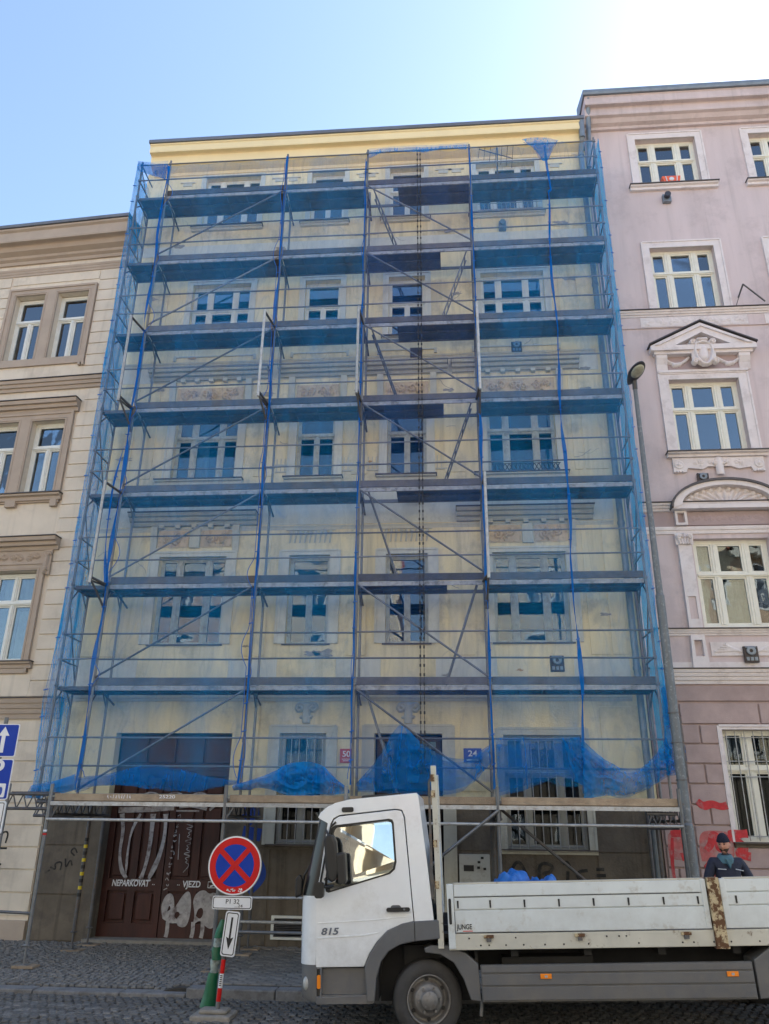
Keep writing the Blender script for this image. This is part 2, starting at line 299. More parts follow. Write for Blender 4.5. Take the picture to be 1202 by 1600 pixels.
def text(name, s, x, z, size, y, material, parent, width=None, shear=0, rot=0, depth=.002, bold=.018):
    c = bpy.data.curves.new('t', 'FONT'); c.body = s; c.size = size; c.align_x = 'CENTER'; c.align_y = 'CENTER'; c.extrude = depth; c.shear = shear; c.offset = size*bold*.5
    o = bpy.data.objects.new('t', c); COL.objects.link(o)
    me = bpy.data.meshes.new_from_object(o.evaluated_get(bpy.context.evaluated_depsgraph_get())); bpy.data.objects.remove(o)
    vs = np.array([v.co[:] for v in me.vertices]); sx = 1.0
    if width: sx = width/(vs[:, 0].max()-vs[:, 0].min())
    ca, sa = math.cos(rot), math.sin(rot)
    for v in me.vertices:
        X, Z = v.co.x*sx, v.co.y; v.co = Vector((x+X*ca-Z*sa, y-v.co.z, z+X*sa+Z*ca))
    me.materials.clear(); return put(name, me, material, parent)

def wall(x0, x1, z0, z1, holes, y=0.0, reveal=.22):
    m = MB(); hs = [(max(a, x0), min(b, x1), max(c, z0), min(d, z1), a, b, c, d) for a, b, c, d in holes if a < x1 and b > x0 and c < z1 and d > z0]
    xs = sorted({x0, x1} | {h[0] for h in hs} | {h[1] for h in hs}); zs = sorted({z0, z1} | {h[2] for h in hs} | {h[3] for h in hs})
    for i in range(len(xs)-1):
        for j in range(len(zs)-1):
            cx, cz = (xs[i]+xs[i+1])/2, (zs[j]+zs[j+1])/2
            if any(h[0] < cx < h[1] and h[2] < cz < h[3] for h in hs): continue
            m.add([(xs[i], y, zs[j]), (xs[i+1], y, zs[j]), (xs[i+1], y, zs[j+1]), (xs[i], y, zs[j+1])], [(0, 1, 2, 3)])
    e = .0
    for a, b, c, d, A, B, Cc, D in hs:
        q = [(a, c, a, d), (b, d, b, c)]
        if z0 <= D <= z1: q.append((a, d, b, d))
        if z0 <= Cc <= z1: q.append((b, c, a, c))
        for p in q: m.add([(p[0], y, p[1]), (p[0], y+reveal, p[1]), (p[2], y+reveal, p[3]), (p[2], y, p[3])], [(0, 1, 2, 3)])
    # ends, so that the wall has a thickness
    for xx in (x0, x1): m.add([(xx, y, z0), (xx, y+reveal, z0), (xx, y+reveal, z1), (xx, y, z1)], [(0, 1, 2, 3)])
    return m

def window(par, xa, xb, za, zb, cols=(.28, .44, .28), tr=.62, fm=None, gm=None, y=.15, curtains=(), fw=.055, bars=None, transom_w=.09, mull=.08, proud=.0):
    fm = fm or M['winwhite']; gm = gm or GLASS; m = MB(); yb = y+.07
    m.box(xa, xa+fw, y, yb, za, zb); m.box(xb-fw, xb, y, yb, za, zb); m.box(xa+fw, xb-fw, y, yb, za, za+fw); m.box(xa+fw, xb-fw, y, yb, zb-fw, zb)
    ix0, ix1, iz0, iz1 = xa+fw, xb-fw, za+fw, zb-fw; W = ix1-ix0
    rows = [(iz0, iz1)]
    if tr:
        zt = za+(zb-za)*tr; m.box(ix0, ix1, y-.02, yb, zt-transom_w/2, zt+transom_w/2); rows = [(iz0, zt-transom_w/2), (zt+transom_w/2, iz1)]
        m.box(ix0-.02, ix1+.02, y-.04, y-.02, zt-.02, zt+.015)
    tot = sum(cols); edges = [ix0]
    for c in cols: edges.append(edges[-1]+W*c/tot)
    panes = []
    for ri, (r0, r1) in enumerate(rows):
        es = edges
        if ri == 1 and len(cols) == 2 and tr: es = [ix0, ix1]
        for i in range(len(es)-1):
            a = es[i]+(mull/2 if i else 0); b = es[i+1]-(mull/2 if i < len(es)-2 else 0); k = .035
            if i: m.box(es[i]-mull/2, es[i]+mull/2, y-.012, yb, r0, r1); m.box(es[i]-.012, es[i]+.012, y-.028, y-.012, r0, r1)
            # casement
            m.box(a, a+k, y+.012, yb-.005, r0, r1); m.box(b-k, b, y+.012, yb-.005, r0, r1); m.box(a+k, b-k, y+.012, yb-.005, r0, r0+k); m.box(a+k, b-k, y+.012, yb-.005, r1-k, r1)
            panes.append((a+k, b-k, r0+k, r1-k))
    fr = m.build('window', fm, par)
    for (a, b, c, d) in panes:
        t = random.uniform(-.004, .004)
        MB().add([(a, yb-.03+t, c), (b, yb-.03-t, c), (b, yb-.03-t*.5, d), (a, yb-.03+t, d), (a, yb-.026+t, c), (b, yb-.026-t, c), (b, yb-.026-t*.5, d), (a, yb-.026+t, d)],
                 [(0, 3, 2, 1), (4, 5, 6, 7), (0, 1, 5, 4), (1, 2, 6, 5), (2, 3, 7, 6), (3, 0, 4, 7)]).build('pane', gm, fr)
    for (u0, u1, v0, v1) in curtains:               # folds of curtain behind the glass
        a = xa+(xb-xa)*u0; b = xa+(xb-xa)*u1; c = za+(zb-za)*v0; d = za+(zb-za)*v1; n = max(6, int((b-a)/.035)); q = MB(); vs = []
        for i in range(n+1):
            x = a+(b-a)*i/n; yy = y+.2+.025*math.sin(i*1.9)+.01*random.random(); vs += [(x, yy, c), (x, yy, d)]
        q.add(vs, [(2*i, 2*i+2, 2*i+3, 2*i+1) for i in range(n)], True); q.build('curtain', M['curtain'], fr, fix=False)
    return fr
def bars(par, xa, xb, za, zb, n, rows, y, material, r=.009):
    m = MB()
    for i in range(n): x = xa+(xb-xa)*(i+.5)/n; m.tube((x, y, za+.02), (x, y, zb-.02), r, 6)
    for f in rows: z = za+(zb-za)*f; m.tube((xa+.02, y+.012, z), (xb-.02, y+.012, z), r, 6)
    return m.build('window_grille', material, par)

def spiral(cx, cz, r, turns=1.5, start=0, s=1, n=22):
    return [(cx+r*(1-.8*i/n)*math.cos(start+s*2*math.pi*turns*i/n), cz+r*(1-.8*i/n)*math.sin(start+s*2*math.pi*turns*i/n)) for i in range(n+1)]
def relief(x0, x1, z0, z1, strokes, y, depth=.04, res=.018, ground=.004, mask=None):
    """raised plaster ornament: strokes = (points, half width, height 0..1)"""
    nx = max(4, int((x1-x0)/res)); nz = max(4, int((z1-z0)/res))
    X, Z = np.meshgrid(np.linspace(x0, x1, nx+1), np.linspace(z0, z1, nz+1)); H = np.zeros_like(X)
    for pts, w_, h in strokes:
        p = np.array(pts)
        if len(p) == 1: p = np.vstack([p, p+1e-4])
        for a, b in zip(p[:-1], p[1:]):
            ab = b-a; t = np.clip(((X-a[0])*ab[0]+(Z-a[1])*ab[1])/(ab@ab+1e-12), 0, 1)
            d = np.hypot(X-a[0]-t*ab[0], Z-a[1]-t*ab[1]); q = np.clip(1-(d/w_)**2, 0, 1); H = np.maximum(H, h*np.sqrt(q))
    vs = []; idx = -np.ones(X.shape, int); m = MB()
    for j in range(nz+1):
        for i in range(nx+1): vs.append((X[j, i], y-ground-depth*H[j, i], Z[j, i]))
    fs = []
    for j in range(nz):
        for i in range(nx):
            if mask is not None and not mask(X[j, i]+res/2, Z[j, i]+res/2) and H[j, i] < .05 and H[j+1, i+1] < .05: continue
            k = j*(nx+1)+i; fs.append((k, k+1, k+nx+2, k+nx+1))
    m.add(vs, fs, True); return m
def scrollwork(x0, x1, z0, z1, n=3, seed=0):
    rnd = random.Random(seed); S = []; h = (z1-z0); cw = (x1-x0)/n
    for i in range(n):
        cx = x0+cw*(i+.5); cz = (z0+z1)/2; s = 1 if i % 2 else -1
        S.append((spiral(cx-cw*.22, cz+s*h*.08, h*.26, 1.4, rnd.random()*6, s), h*.055, .8)); S.append((spiral(cx+cw*.2, cz-s*h*.1, h*.24, 1.4, rnd.random()*6, -s), h*.055, .8))
        for k in range(6):
            a = rnd.random()*6.28; r = h*rnd.uniform(.12, .4); px, pz = cx+r*math.cos(a)*1.2, cz+r*math.sin(a)*.9
            S.append(([(px, pz), (px+h*.12*math.cos(a+1), pz+h*.12*math.sin(a+1))], h*.05, rnd.uniform(.5, 1)))
        S.append(([(cx, cz)], h*.12, 1))
    return S
def moulding(par, name, material, x0, x1, z0, z1, out, steps=3, y=0.0, ret=True, lip=None):
    """a cornice: stepped profile growing outwards to the top"""
    m = MB(); h = z1-z0; pr = [(y+.01, z0)]
    for i in range(steps):
        o = out*((i+1)/steps)**.9; pr += [(y-o+.012 if i else y-o*.8, z0+h*i/steps), (y-o, z0+h*(i+.55)/steps), (y-o, z0+h*(i+1)/steps-.004)]
    pr.append((y+.01, z1)); m.extx(pr, x0, x1); o = m.build(name, material, par)
    if lip: MB().box(x0-.015, x1+.015, y-out-.03, y, z1+.002, z1+.018).build('tin_flashing', lip, o if par is None else par)
    return o
def surround(par, xa, xb, za, zb, wd, material, y=0.0, out=.04, bottom=False, top=None):
    t = wd if top is None else top; m = MB()
    out_p = [(xa-wd, za-(wd if bottom else 0)), (xb+wd, za-(wd if bottom else 0)), (xb+wd, zb+t), (xa-wd, zb+t)]
    if bottom: m.slab(out_p, [[(xa, za), (xa, zb), (xb, zb), (xb, za)]], y-out, y+.01)
    else: m.slab([(xa-wd, za), (xa, za), (xa, zb), (xb, zb), (xb, za), (xb+wd, za), (xb+wd, zb+t), (xa-wd, zb+t)], (), y-out, y+.01)
    # thin outer bead
    m.box(xa-wd-.02, xa-wd+.02, y-out-.018, y+.01, za, zb+t); m.box(xb+wd-.02, xb+wd+.02, y-out-.018, y+.01, za, zb+t); m.box(xa-wd+.02, xb+wd-.02, y-out-.018, y+.01, zb+t-.02, zb+t+.02)
    return m.build('window_surround', material, par)
def winsill(par, xa, xb, z, material, out=.1, ht=.1, tin=None, y=0.0):
    m = MB(); m.extx([(y+.02, z-ht), (y-out*.55, z-ht), (y-out*.6, z-ht*.5), (y-out, z-ht*.35), (y-out, z-.012), (y+.02, z-.012)], xa, xb); o = m.build('sill', material, par)
    MB().box(xa-.02, xb+.02, y-out-.03, y+.12, z-.010, z+.012).build('sill_tin', tin or M['sill'], par)

# ================================================================== GROUND
def gz(x): return .035*max(0.0, x-1.2)         # the street climbs gently to the right
KY = -3.72; PZ = .12
def strip(name, x0, x1, y0, y1, dz, material, n=24, parent=None, kind=None, falloff=None):
    vs = []
    for i in range(n+1):
        x = x0+(x1-x0)*i/n; g = gz(x) if x < 16 else gz(16)
        vs += [(x, y0, g+dz), (x, y1, g+dz)]
    return MB().add(vs, [(2*i, 2*i+2, 2*i+3, 2*i+1) for i in range(n)]).build(name, material, parent, kind=kind, fix=False)
ground = MB().box(-300, 300, -300, 300, -1.2, -.16).build('ground', M['asphalt'], kind='structure')
road = strip('road', -30, 30, -16, KY, -.012, M['joint'], 60, kind='structure')
def pz(x, y):
    s = min(1, max(0, (-1.95-x)/.25)); s = s*s*(3-2*s); return PZ-.07*s*min(1, max(0, (KY+1.5-y)/1.5))+gz(x)
_v = []; _xs = [-30, -20, -12]+[-9+.25*i for i in range(78)]+[12, 20, 30]; _ys = [KY, KY+.02, KY+.4, KY+.8, KY+1.2, KY+1.6, -1.2, .3]
for x in _xs:
    for k, y in enumerate(_ys): _v.append((x, y+.02 if k == 0 else y, pz(x, y)-.012 if k else -.15))
_n = len(_ys); pavement = MB().add(_v, [(i*_n+j, (i+1)*_n+j, (i+1)*_n+j+1, i*_n+j+1) for i in range(len(_xs)-1) for j in range(_n-1)]).build('pavement', M['joint'], kind='structure', fix=False)
far_pavement = strip('far_pavement', -30, 30, -22, -16, .1, M['pave'], 60, kind='structure')
def stone_mesh(sx, sy, h, seed, b=.012):
    rnd = random.Random(seed); j = lambda a: rnd.uniform(-a, a); x, y = sx/2, sy/2; k = min(sx, sy)*.07
    base = [(-x+j(k), -y+j(k), -h), (x+j(k), -y+j(k), -h), (x+j(k), y+j(k), -h), (-x+j(k), y+j(k), -h)]
    mid = [(p[0], p[1], -b*.8) for p in base]; top = [(p[0]*.8, p[1]*.8, j(.004)) for p in base]
    return MB().add(base+mid+top, [(0, 1, 5, 4), (1, 2, 6, 5), (2, 3, 7, 6), (3, 0, 4, 7), (4, 5, 9, 8), (5, 6, 10, 9), (6, 7, 11, 10), (7, 4, 8, 11), (8, 9, 10, 11)], False).mesh()
cob = [stone_mesh(.104, .104, .05, i) for i in range(8)]
for c_ in cob: c_.materials.append(M['cobble'])
# road setts, laid in slanting rows: the nearest 300 one by one, the others as one surface
spots = []
for r_ in range(110):
    for c_ in range(260):
        x = -15+c_*.115+(r_ % 2)*.055; y = KY-.12-r_*.112+.35*math.sin((x+1)*.9)*.12
        if y > KY-.06 or y < -15.5: continue
        spots.append((x+random.uniform(-.007, .007), y+random.uniform(-.007, .007)))
vis = sorted([s for s in spots if -3.9 < s[0] < .75 and s[1] > -5.3], key=lambda s: -((s[0]+1.6)**2*.25*-1-abs(s[1]+4.6)*1.2))
vis = sorted([s for s in spots if -4.2 < s[0] < .7 and s[1] > -5.1], key=lambda s: s[1])[:300]
vs_ = set(vis)
def add_instance(name, me, loc, rz, parent, tilt=.03):
    o = bpy.data.objects.new(name, me); COL.objects.link(o); o.parent = parent; o.location = loc
    o.rotation_euler = (random.uniform(-tilt, tilt), random.uniform(-tilt, tilt), rz); return o
for s in vis: add_instance('cobble', random.choice(cob), (s[0], s[1], gz(s[0])+.018+random.uniform(-.006, .006)), random.choice((0, 1.57, 3.14))+random.uniform(-.06, .06), road)
def stones_stuff(name, spots, sx, sy, material, zf, parent, rot=0.05):
    m = MB()
    for (x, y) in spots:
        a = random.uniform(-rot, rot); ca, sa = math.cos(a), math.sin(a); hx, hy = sx/2*random.uniform(.78, 1.0), sy/2*random.uniform(.78, 1.0); z = zf(x, y)+random.uniform(-.009, .007)
        c = []
        for k, dz in ((1, -.02), (1, .004), (.78, .014)):
            for ux, uy in ((-1, -1), (1, -1), (1, 1), (-1, 1)):
                px, py = ux*hx*k, uy*hy*k; c.append((x+px*ca-py*sa, y+px*sa+py*ca, z+dz+random.uniform(-.003, .003)))
        m.add(c, [(0, 1, 5, 4), (1, 2, 6, 5), (2, 3, 7, 6), (3, 0, 4, 7), (4, 5, 9, 8), (5, 6, 10, 9), (6, 7, 11, 10), (7, 4, 8, 11), (8, 9, 10, 11)])
    return m.build(name, material, parent, kind='stuff', fix=False)
stones_stuff('road_setts', [s for s in spots if s not in vs_ and -9 < s[0] < 9], .104, .104, M['cobble'], lambda x, y: gz(x)+.006, road)
# kerb stones
x = -12.0
while x < 9:
    L_ = random.choice((.9, 1.05, 1.2)); me = MB().box(0, L_-.012, -.13, .13, -.2, .0).mesh(); me.materials.append(M['kerb'])
    o = bpy.data.objects.new('kerb_stone', me); COL.objects.link(o); o.parent = pavement
    low = .07 if x < -2.3 else 0
    o.location = (x, KY, PZ+.012-low+gz(x)+random.uniform(-.004, .004)); o.rotation_euler = (.0, -.0, random.uniform(-.006, .006))
    b = o.modifiers.new('b', 'BEVEL'); b.width = .018; b.segments = 2
    x += L_
# small mosaic setts in front of the gate, bigger pavers to the right of it
sp = []
for r_ in range(46):
    for c_ in range(96):
        x = -9.6+c_*.088; y = KY+.2+r_*.082
        ph = (x*1.1) % 1.0; y2 = y+.06*math.sin(ph*6.28)
        if x < -1.75 and y2 < -.05 and y2 > KY+.165: sp.append((x+random.uniform(-.012, .012), y2+random.uniform(-.01, .01)))
stones_stuff('mosaic_setts', sp, .080, .074, M['cobble'], lambda x, y: pz(x, y)+.002, pavement, .25)
pv = [stone_mesh(.19, .105, .05, 40+i, .008) for i in range(5)]
for c_ in pv: c_.materials.append(M['pave'])
pspots = []
for r_ in range(30):
    for c_ in range(60):
        x = -1.68+c_*.20+(r_ % 2)*.1; y = -.1-r_*.113
        if y > KY+.19: pspots.append((x, y))
near = sorted([s for s in pspots if s[0] < .45], key=lambda s: s[1])[:290]; ns = set(near)
for s in near: add_instance('paving_stone', random.choice(pv), (s[0], s[1], PZ+.005+random.uniform(-.003, .003)), random.uniform(-.02, .02), pavement, .012)
stones_stuff('paving_setts', [s for s in pspots if s not in ns and s[0] < 9], .19, .105, M['pave'], lambda x, y: pz(x, y)+.002, pavement, .02)

m = MB(); rl = random.Random(77)                                    # scraps of paper, leaves and plaster crumbs
for i in range(70):
    x, y = rl.uniform(-6.5, .6), rl.uniform(-5.0, -.2); z = (pz(x, y) if y > KY else 0)+.022; s_ = rl.uniform(.008, .03); a = rl.uniform(0, 6.28)
    c_ = [(x+s_*math.cos(a+k*1.57)*rl.uniform(.5, 1), y+s_*math.sin(a+k*1.57)*rl.uniform(.5, 1), z+rl.uniform(0, .012)) for k in range(4)]; m.add(c_, [(0, 1, 2, 3)])
lt = m.build('litter', M['paper'], None, kind='stuff', fix=False); lt['label'] = 'small pale scraps and plaster crumbs scattered over the pavement'; lt['category'] = 'litter'

# ================================================================== YELLOW HOUSE
YB = thing('apartment_house', (-.3, 0, .1), 'pale yellow five storey house wrapped in scaffolding and blue netting', 'building')
A_, B_, C_, D_ = (-4.40, -2.93), (-1.57, -.70), (.48, 1.36), (2.70, 4.20)
FL = [(5.55, 7.44), (9.23, 11.10), (12.83, 14.58), (16.35, 18.05)]
holes = [(a, b, z0, z1) for (z0, z1) in FL for (a, b) in (A_, B_, C_, D_)]
GATE = (-4.84, -2.50, .13, 3.79)
holes += [GATE, (-1.55, -.64, 1.79, 3.79), (.30, 1.60, .13, 3.79), (2.76, 4.22, 1.76, 3.77), (-1.47, -.93, .25, .60)]
XL, XR = -6.03, 5.50
wall(XL, XR, -.1, 2.62, holes, .0, .25).build('wall', M['stone'], YB, 'grey brown rendered lower wall')
wall(XL, XR, 2.62, 18.3, holes, -.012, .25).build('wall', M['cream'], YB, 'pale cream plaster upper wall')
MB().box(XL, XR, 1.3, 12, -.2, 18.7).build('house_body', M['cream'], YB)
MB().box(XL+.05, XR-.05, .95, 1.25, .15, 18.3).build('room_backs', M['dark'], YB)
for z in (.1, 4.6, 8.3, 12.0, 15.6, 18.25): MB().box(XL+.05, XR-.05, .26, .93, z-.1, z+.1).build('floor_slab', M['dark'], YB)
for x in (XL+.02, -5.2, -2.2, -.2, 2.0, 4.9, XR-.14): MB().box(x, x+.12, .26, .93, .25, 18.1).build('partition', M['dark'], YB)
# top cornice, gutter and roof
pr = [(0.02, 18.14), (-.05, 18.16), (-.08, 18.22), (-.2, 18.25), (-.33, 18.30), (-.35, 18.54), (-.38, 18.56), (-.49, 18.56), (-.50, 18.60), (-.50, 18.76), (-.53, 18.78), (-.53, 18.82), (.02, 18.84)]
MB().extx(pr, -5.86, XR-.12).build('roof_cornice', M['yellow'], YB, 'fresh yellow roof cornice')
MB().extx([(-.57, 18.825), (-.59, 18.88), (-.56, 18.94), (-.46, 18.94), (.3, 19.1), (.3, 18.825)], -5.88, XR-.06).build('gutter', M['tin'], YB)
MB().add([(XL, .3, 19.0), (XR, .3, 19.0), (XR, 6, 21.5), (XL, 6, 21.5), (XL, 12, 19.0), (XR, 12, 19.0)], [(0, 1, 2, 3), (3, 2, 5, 4)]).build('roof', M['roofred'], YB)
m = MB(); m.tube((5.36, -.16, .1), (5.36, -.16, 18.1), .065, 12)
for z in (2.2, 5, 8, 11, 14, 17, 18.0): m.tube((5.36, -.16, z-.03), (5.36, -.16, z+.03), .078, 12)
m.tube((5.36, -.16, 18.05), (5.38, -.42, 18.35), .06, 12).tube((5.38, -.42, 18.33), (5.38, -.48, 18.85), .075, 12)
m.build('downpipe', M['tinlight'], YB)
# string courses
moulding(YB, 'string_course', M['cream_trim'], XL, 5.24, 4.40, 4.58, .12, 3, lip=M['sill'])
moulding(YB, 'string_course', M['cream_trim'], XL, 5.24, 8.02, 8.12, .03, 2)
moulding(YB, 'string_course', M['cream_trim'], XL, 5.24, 12.22, 12.32, .05, 2)
moulding(YB, 'frieze_band', M['cream_trim'], XL, 5.24, 2.56, 2.66, .05, 2)
# row of little plaster rings below the second cornice
xx = XL+.2
while xx < 5.2:
    if not (-5.3 < xx < -2.3 or 2.1 < xx < 4.95): MB().lathe((xx, -.012, 8.22), (0, -1, 0), [(.035, 0), (.05, .02), (.06, .0)], 10).build('plaster_ring', M['cream_trim'], YB)
    xx += .17
for za, zb in ((8.14, 9.05), (11.78, 12.20), (4.60, 5.24), (15.50, 15.80)): MB().slab([(XL, za), (5.26, za), (5.26, zb), (XL, zb)], (), -.026, -.008).build('plaster_band', M['trimlight'], YB)
# flat raised wall panels between the windows
def panel(xa, xb, za, zb): MB().slab([(xa, za), (xb, za), (xb, zb), (xa, zb)], (), -.034, -.008).build('wall_panel', M['cream'], YB, bevel=.006)
for xa, xb in ((-5.95, -5.08), (-2.52, -1.98), (-.32, .08), (1.78, 2.28), (4.55, 4.92), (4.97, 5.26)): panel(xa, xb, 5.30, 7.98)
for xa, xb in ((-5.95, -5.38), (-5.33, -4.86), (-2.5, -2.02), (-.3, .05), (1.75, 2.2), (4.55, 4.72), (4.78, 5.26)): panel(xa, xb, 9.3, 11.75)
for xa, xb in ((-5.95, -5.0), (-2.6, -2.0), (-.4, .15), (1.7, 2.4), (4.52, 4.9), (4.95, 5.26)):
    panel(xa, xb, 12.75, 15.4); panel(xa, xb, 15.9, 17.75)
for xa, xb in ((-5.9, -5.15), (-2.2, -1.98), (-.3, -.02), (1.95, 2.4), (4.6, 5.2)): panel(xa, xb, 2.75, 4.3)
for xa, xb in ((-4.6, -2.7), (-1.7, -.5), (.4, 1.5), (2.7, 4.2)): panel(xa, xb, 4.66, 5.26)
# lower wall joints: big ashlar blocks
for (za, zb) in ((.14, .88), (.90, 1.72), (1.74, 2.54)):
    for xa, xb in ((-6.0, -5.12), (-2.28, -1.62), (-.5, .05), (1.82, 2.64), (4.35, 5.28)):
        if za < 1 or True: MB().slab([(xa, za), (xb, za), (xb, zb), (xa, zb)], (), -.022, .004).build('stone_block', M['stone'], YB, bevel=.006)
# windows
T = M['cream_trim']
def consoles(par, x, z0, z1, wd=.14, out=.12, material=None):
    MB().extx([(0, z0), (-.03, z0), (-out*.5, z0+(z1-z0)*.4), (-out, z0+(z1-z0)*.75), (-out, z1), (0, z1)], x-wd/2, x+wd/2).build('console', material or T, par)
def dentils(par, xa, xb, z, n, material=None):
    m = MB()
    for i in range(n): x = xa+(xb-xa)*(i+.5)/n; m.box(x-.05, x+.05, -.13, -.02, z-.045, z+.03)
    m.build('dentils', material or T, par)
three, two = (.27, .46, .27), (.5, .5)
cur = {(0, 'A'): [], (1, 'A'): [(.2, .5, .03, .6)], (2, 'A'): [(.05, .95, .05, .55)], (2, 'D'): [], (3, 'A'): [(.3, .7, 0, .6)]}
for fi, (z0, z1) in enumerate(FL):
    for key, (xa, xb) in (('A', A_), ('B', B_), ('C', C_), ('D', D_)):
        wide = key in 'AD'
        window(YB, xa, xb, z0, z1, three if wide else two, .60 if fi else .62, M['winwhite'] if fi > 1 else M['wingrey'], GLASS if fi < 2 else GLASSFLAT, y=.14, curtains=cur.get((fi, key), []),
               mull=.085 if wide else .06, fw=.04, transom_w=.07)
        if fi == 0:
            surround(YB, xa, xb, z0, z1, .2, M['trimlight'], y=-.012, out=.035, top=.1)
            MB().box(xa-.06, xb+.06, -.06, .14, z0-.03, z0-.005).build('sill_tin', M['sill'], YB)
            if wide:
                moulding(YB, 'window_cornice', M['cornice'], xa-.72, xb+.62, 8.14, 8.38, .30, 3, lip=M['sill']); dentils(YB, xa-.2, xb+.15, 8.12, 5)
                for sx in (xa-.17, xb+.17): consoles(YB, sx, 7.55, 8.12)
                cx = (xa+xb)/2
                for q0, q1 in ((xa-.08, cx-.14), (cx+.14, xb+.08)): relief(q0, q1, 7.66, 8.04, scrollwork(q0+.03, q1-.03, 7.67, 8.03, 1, int(q0*90)), -.03, .08, .014).build('frieze_panel', M['frieze'], YB)
                MB().box(cx-.11, cx+.11, -.07, -.01, 7.64, 8.06).build('frieze_block', T, YB)
            else:
                m = MB()
                for i in range(9):
                    x = xa-.05+(xb-xa+.1)*(i+.5)/9; m.tube((x, -.04, 7.98), (x, -.04, 7.90), .035, 6); m.tube((x, -.03, 7.90), (x-.02, -.03, 7.72), .018, 5)
                m.box(xa-.1, xb+.1, -.05, -.01, 8.0, 8.02); m.build('tassel_frieze', T, YB)
        if fi == 1:
            surround(YB, xa, xb, z0, z1, .16, M['trimlight'], y=-.012, out=.035, top=.06)
            winsill(YB, xa-.3 if wide else xa-.22, xb+.2, z0, T, .14, .12, y=-.012)
            moulding(YB, 'window_cornice', M['cornice'], xa-.75 if wide else xa-.5, xb+.62 if wide else xb+.5, 11.80, 12.02, .28, 3, lip=M['sill'])
            if wide: dentils(YB, xa-.1, xb+.1, 11.78, 5)
            for sx in (xa-.17, xb+.17): consoles(YB, sx, 11.1, 11.78)
            relief(xa-.05, xb+.05, 11.22, 11.60, scrollwork(xa, xb, 11.23, 11.59, 3 if wide else 2, int(xa*70)), -.03, .08, .014).build('frieze_panel', M['frieze'], YB)
            if not wide:
                for sx in (xa-.32, xb+.32):
                    m = MB()
                    for k in (-1, 0, 1): m.box(sx+k*.09-.01, sx+k*.09+.01, -.03, -.008, 9.4, 9.72)
                    m.box(sx-.13, sx+.13, -.035, -.008, 9.55, 9.58); m.box(sx-.13, sx+.13, -.035, -.008, 9.38, 9.41); m.build('plaster_ornament', T, YB)
        if fi == 2:
            surround(YB, xa, xb, z0, z1, .12, M['trimlight'], y=-.012, out=.02, top=.1); winsill(YB, xa-.15, xb+.15, z0, T, .1, .08, y=-.012)
            m = MB(); m.box(xa-.22, xb+.22, -.045, -.008, 12.46, 12.49); m.box(xa-.26, xa-.2, -.05, -.008, 12.36, 12.5); m.box(xb+.2, xb+.26, -.05, -.008, 12.36, 12.5); m.build('apron_line', T, YB)
        if fi == 3:
            surround(YB, xa, xb, z0, z1, .1, M['trimlight'], y=-.012, out=.015, top=.06); winsill(YB, xa-.22, xb+.15, z0, T, .12, .1, y=-.012)
            for sx in (xa-.5, xb+.5):
                MB().box(sx-.2, sx+.2, -.04, -.008, 17.9, 17.93).add([], []).box(sx-.12, sx+.12, -.03, -.008, 17.8, 17.9).build('plaster_ornament', T, YB)
# ground floor windows, door, gate
window(YB, -1.55, -.64, 1.79, 3.79, two, .66, M['cornice'], GLASSDARK, y=.14); bars(YB, -1.55, -.64, 1.79, 3.79, 6, (.03, .33, .45, .66, .97), .03, M['whitesteel'])
window(YB, 2.76, 4.22, 1.76, 3.77, three, .66, M['cornice'], GLASSDARK, y=.14); bars(YB, 2.76, 4.22, 1.76, 3.77, 10, (.03, .66, .97), .03, M['whitesteel'])
surround(YB, -1.55, -.64, 1.79, 3.79, .2, T, y=-.012, out=.04, top=.14); surround(YB, 2.76, 4.22, 1.76, 3.77, .12, T, y=-.012, out=.03, top=.12)
winsill(YB, -1.68, -.5, 1.79, M['stone'], .08, .08); winsill(YB, 2.64, 4.36, 1.76, T, .08, .07)
surround(YB, .30, 1.60, .14, 3.79, .22, T, y=-.012, out=.04, top=.15)
for cx in (-1.05, .95):                                             # carved keystones over window and door
    relief(cx-.24, cx+.24, 3.98, 4.38, [(spiral(cx-.13, 4.27, .1, 1.3, 0, 1), .03, .9), (spiral(cx+.13, 4.27, .1, 1.3, 3.14, -1), .03, .9), ([(cx, 4.3), (cx, 4.0)], .08, 1), ([(cx-.1, 4.1), (cx+.1, 4.1)], .03, .6)], -.02, .09, .016,
           mask=lambda a, b: False).build('keystone', T, YB)
dr = MB().slab([(.34, .14), (1.56, .14), (1.56, 2.75), (.34, 2.75)], [[(.44, 1.3), (.44, 2.5), (.88, 2.5), (.88, 1.3)], [(1.02, 1.3), (1.02, 2.5), (1.46, 2.5), (1.46, 1.3)]], .16, .22).build('entrance_door', M['door'], YB)
MB().slab([(.44, 1.3), (1.46, 1.3), (1.46, 2.5), (.44, 2.5)], (), .19, .2).build('pane', GLASSDARK, dr); MB().tube((.93, .1, 1.15), (1.05, .1, 1.15), .014).build('handle', M['galv'], dr)
window(YB, .34, 1.56, 2.80, 3.75, (1,), None, M['door'], GLASSDARK, y=.15)
MB().slab([(-1.51, .24), (-.91, .24), (-.91, .62), (-1.51, .62)], [[(-1.46, .28), (-1.46, .58), (-.95, .58), (-.95, .28)]], -.05, .0).build('vent_frame', M['winwhite'], YB)
m = MB()
for i in range(11): z = .29+i*.027; m.box(-1.46, -.95, -.035, -.005, z, z+.01)
m.build('cellar_vent', M['oldsteel'], YB)
mc = MB().box(1.87, 2.42, -.10, .01, 1.14, 1.68).build('meter_cabinet', M['metercab'], YB, bevel=.01)
MB().box(1.95, 2.13, -.108, -.1, 1.40, 1.50).build('meter_window', M['black'], mc)
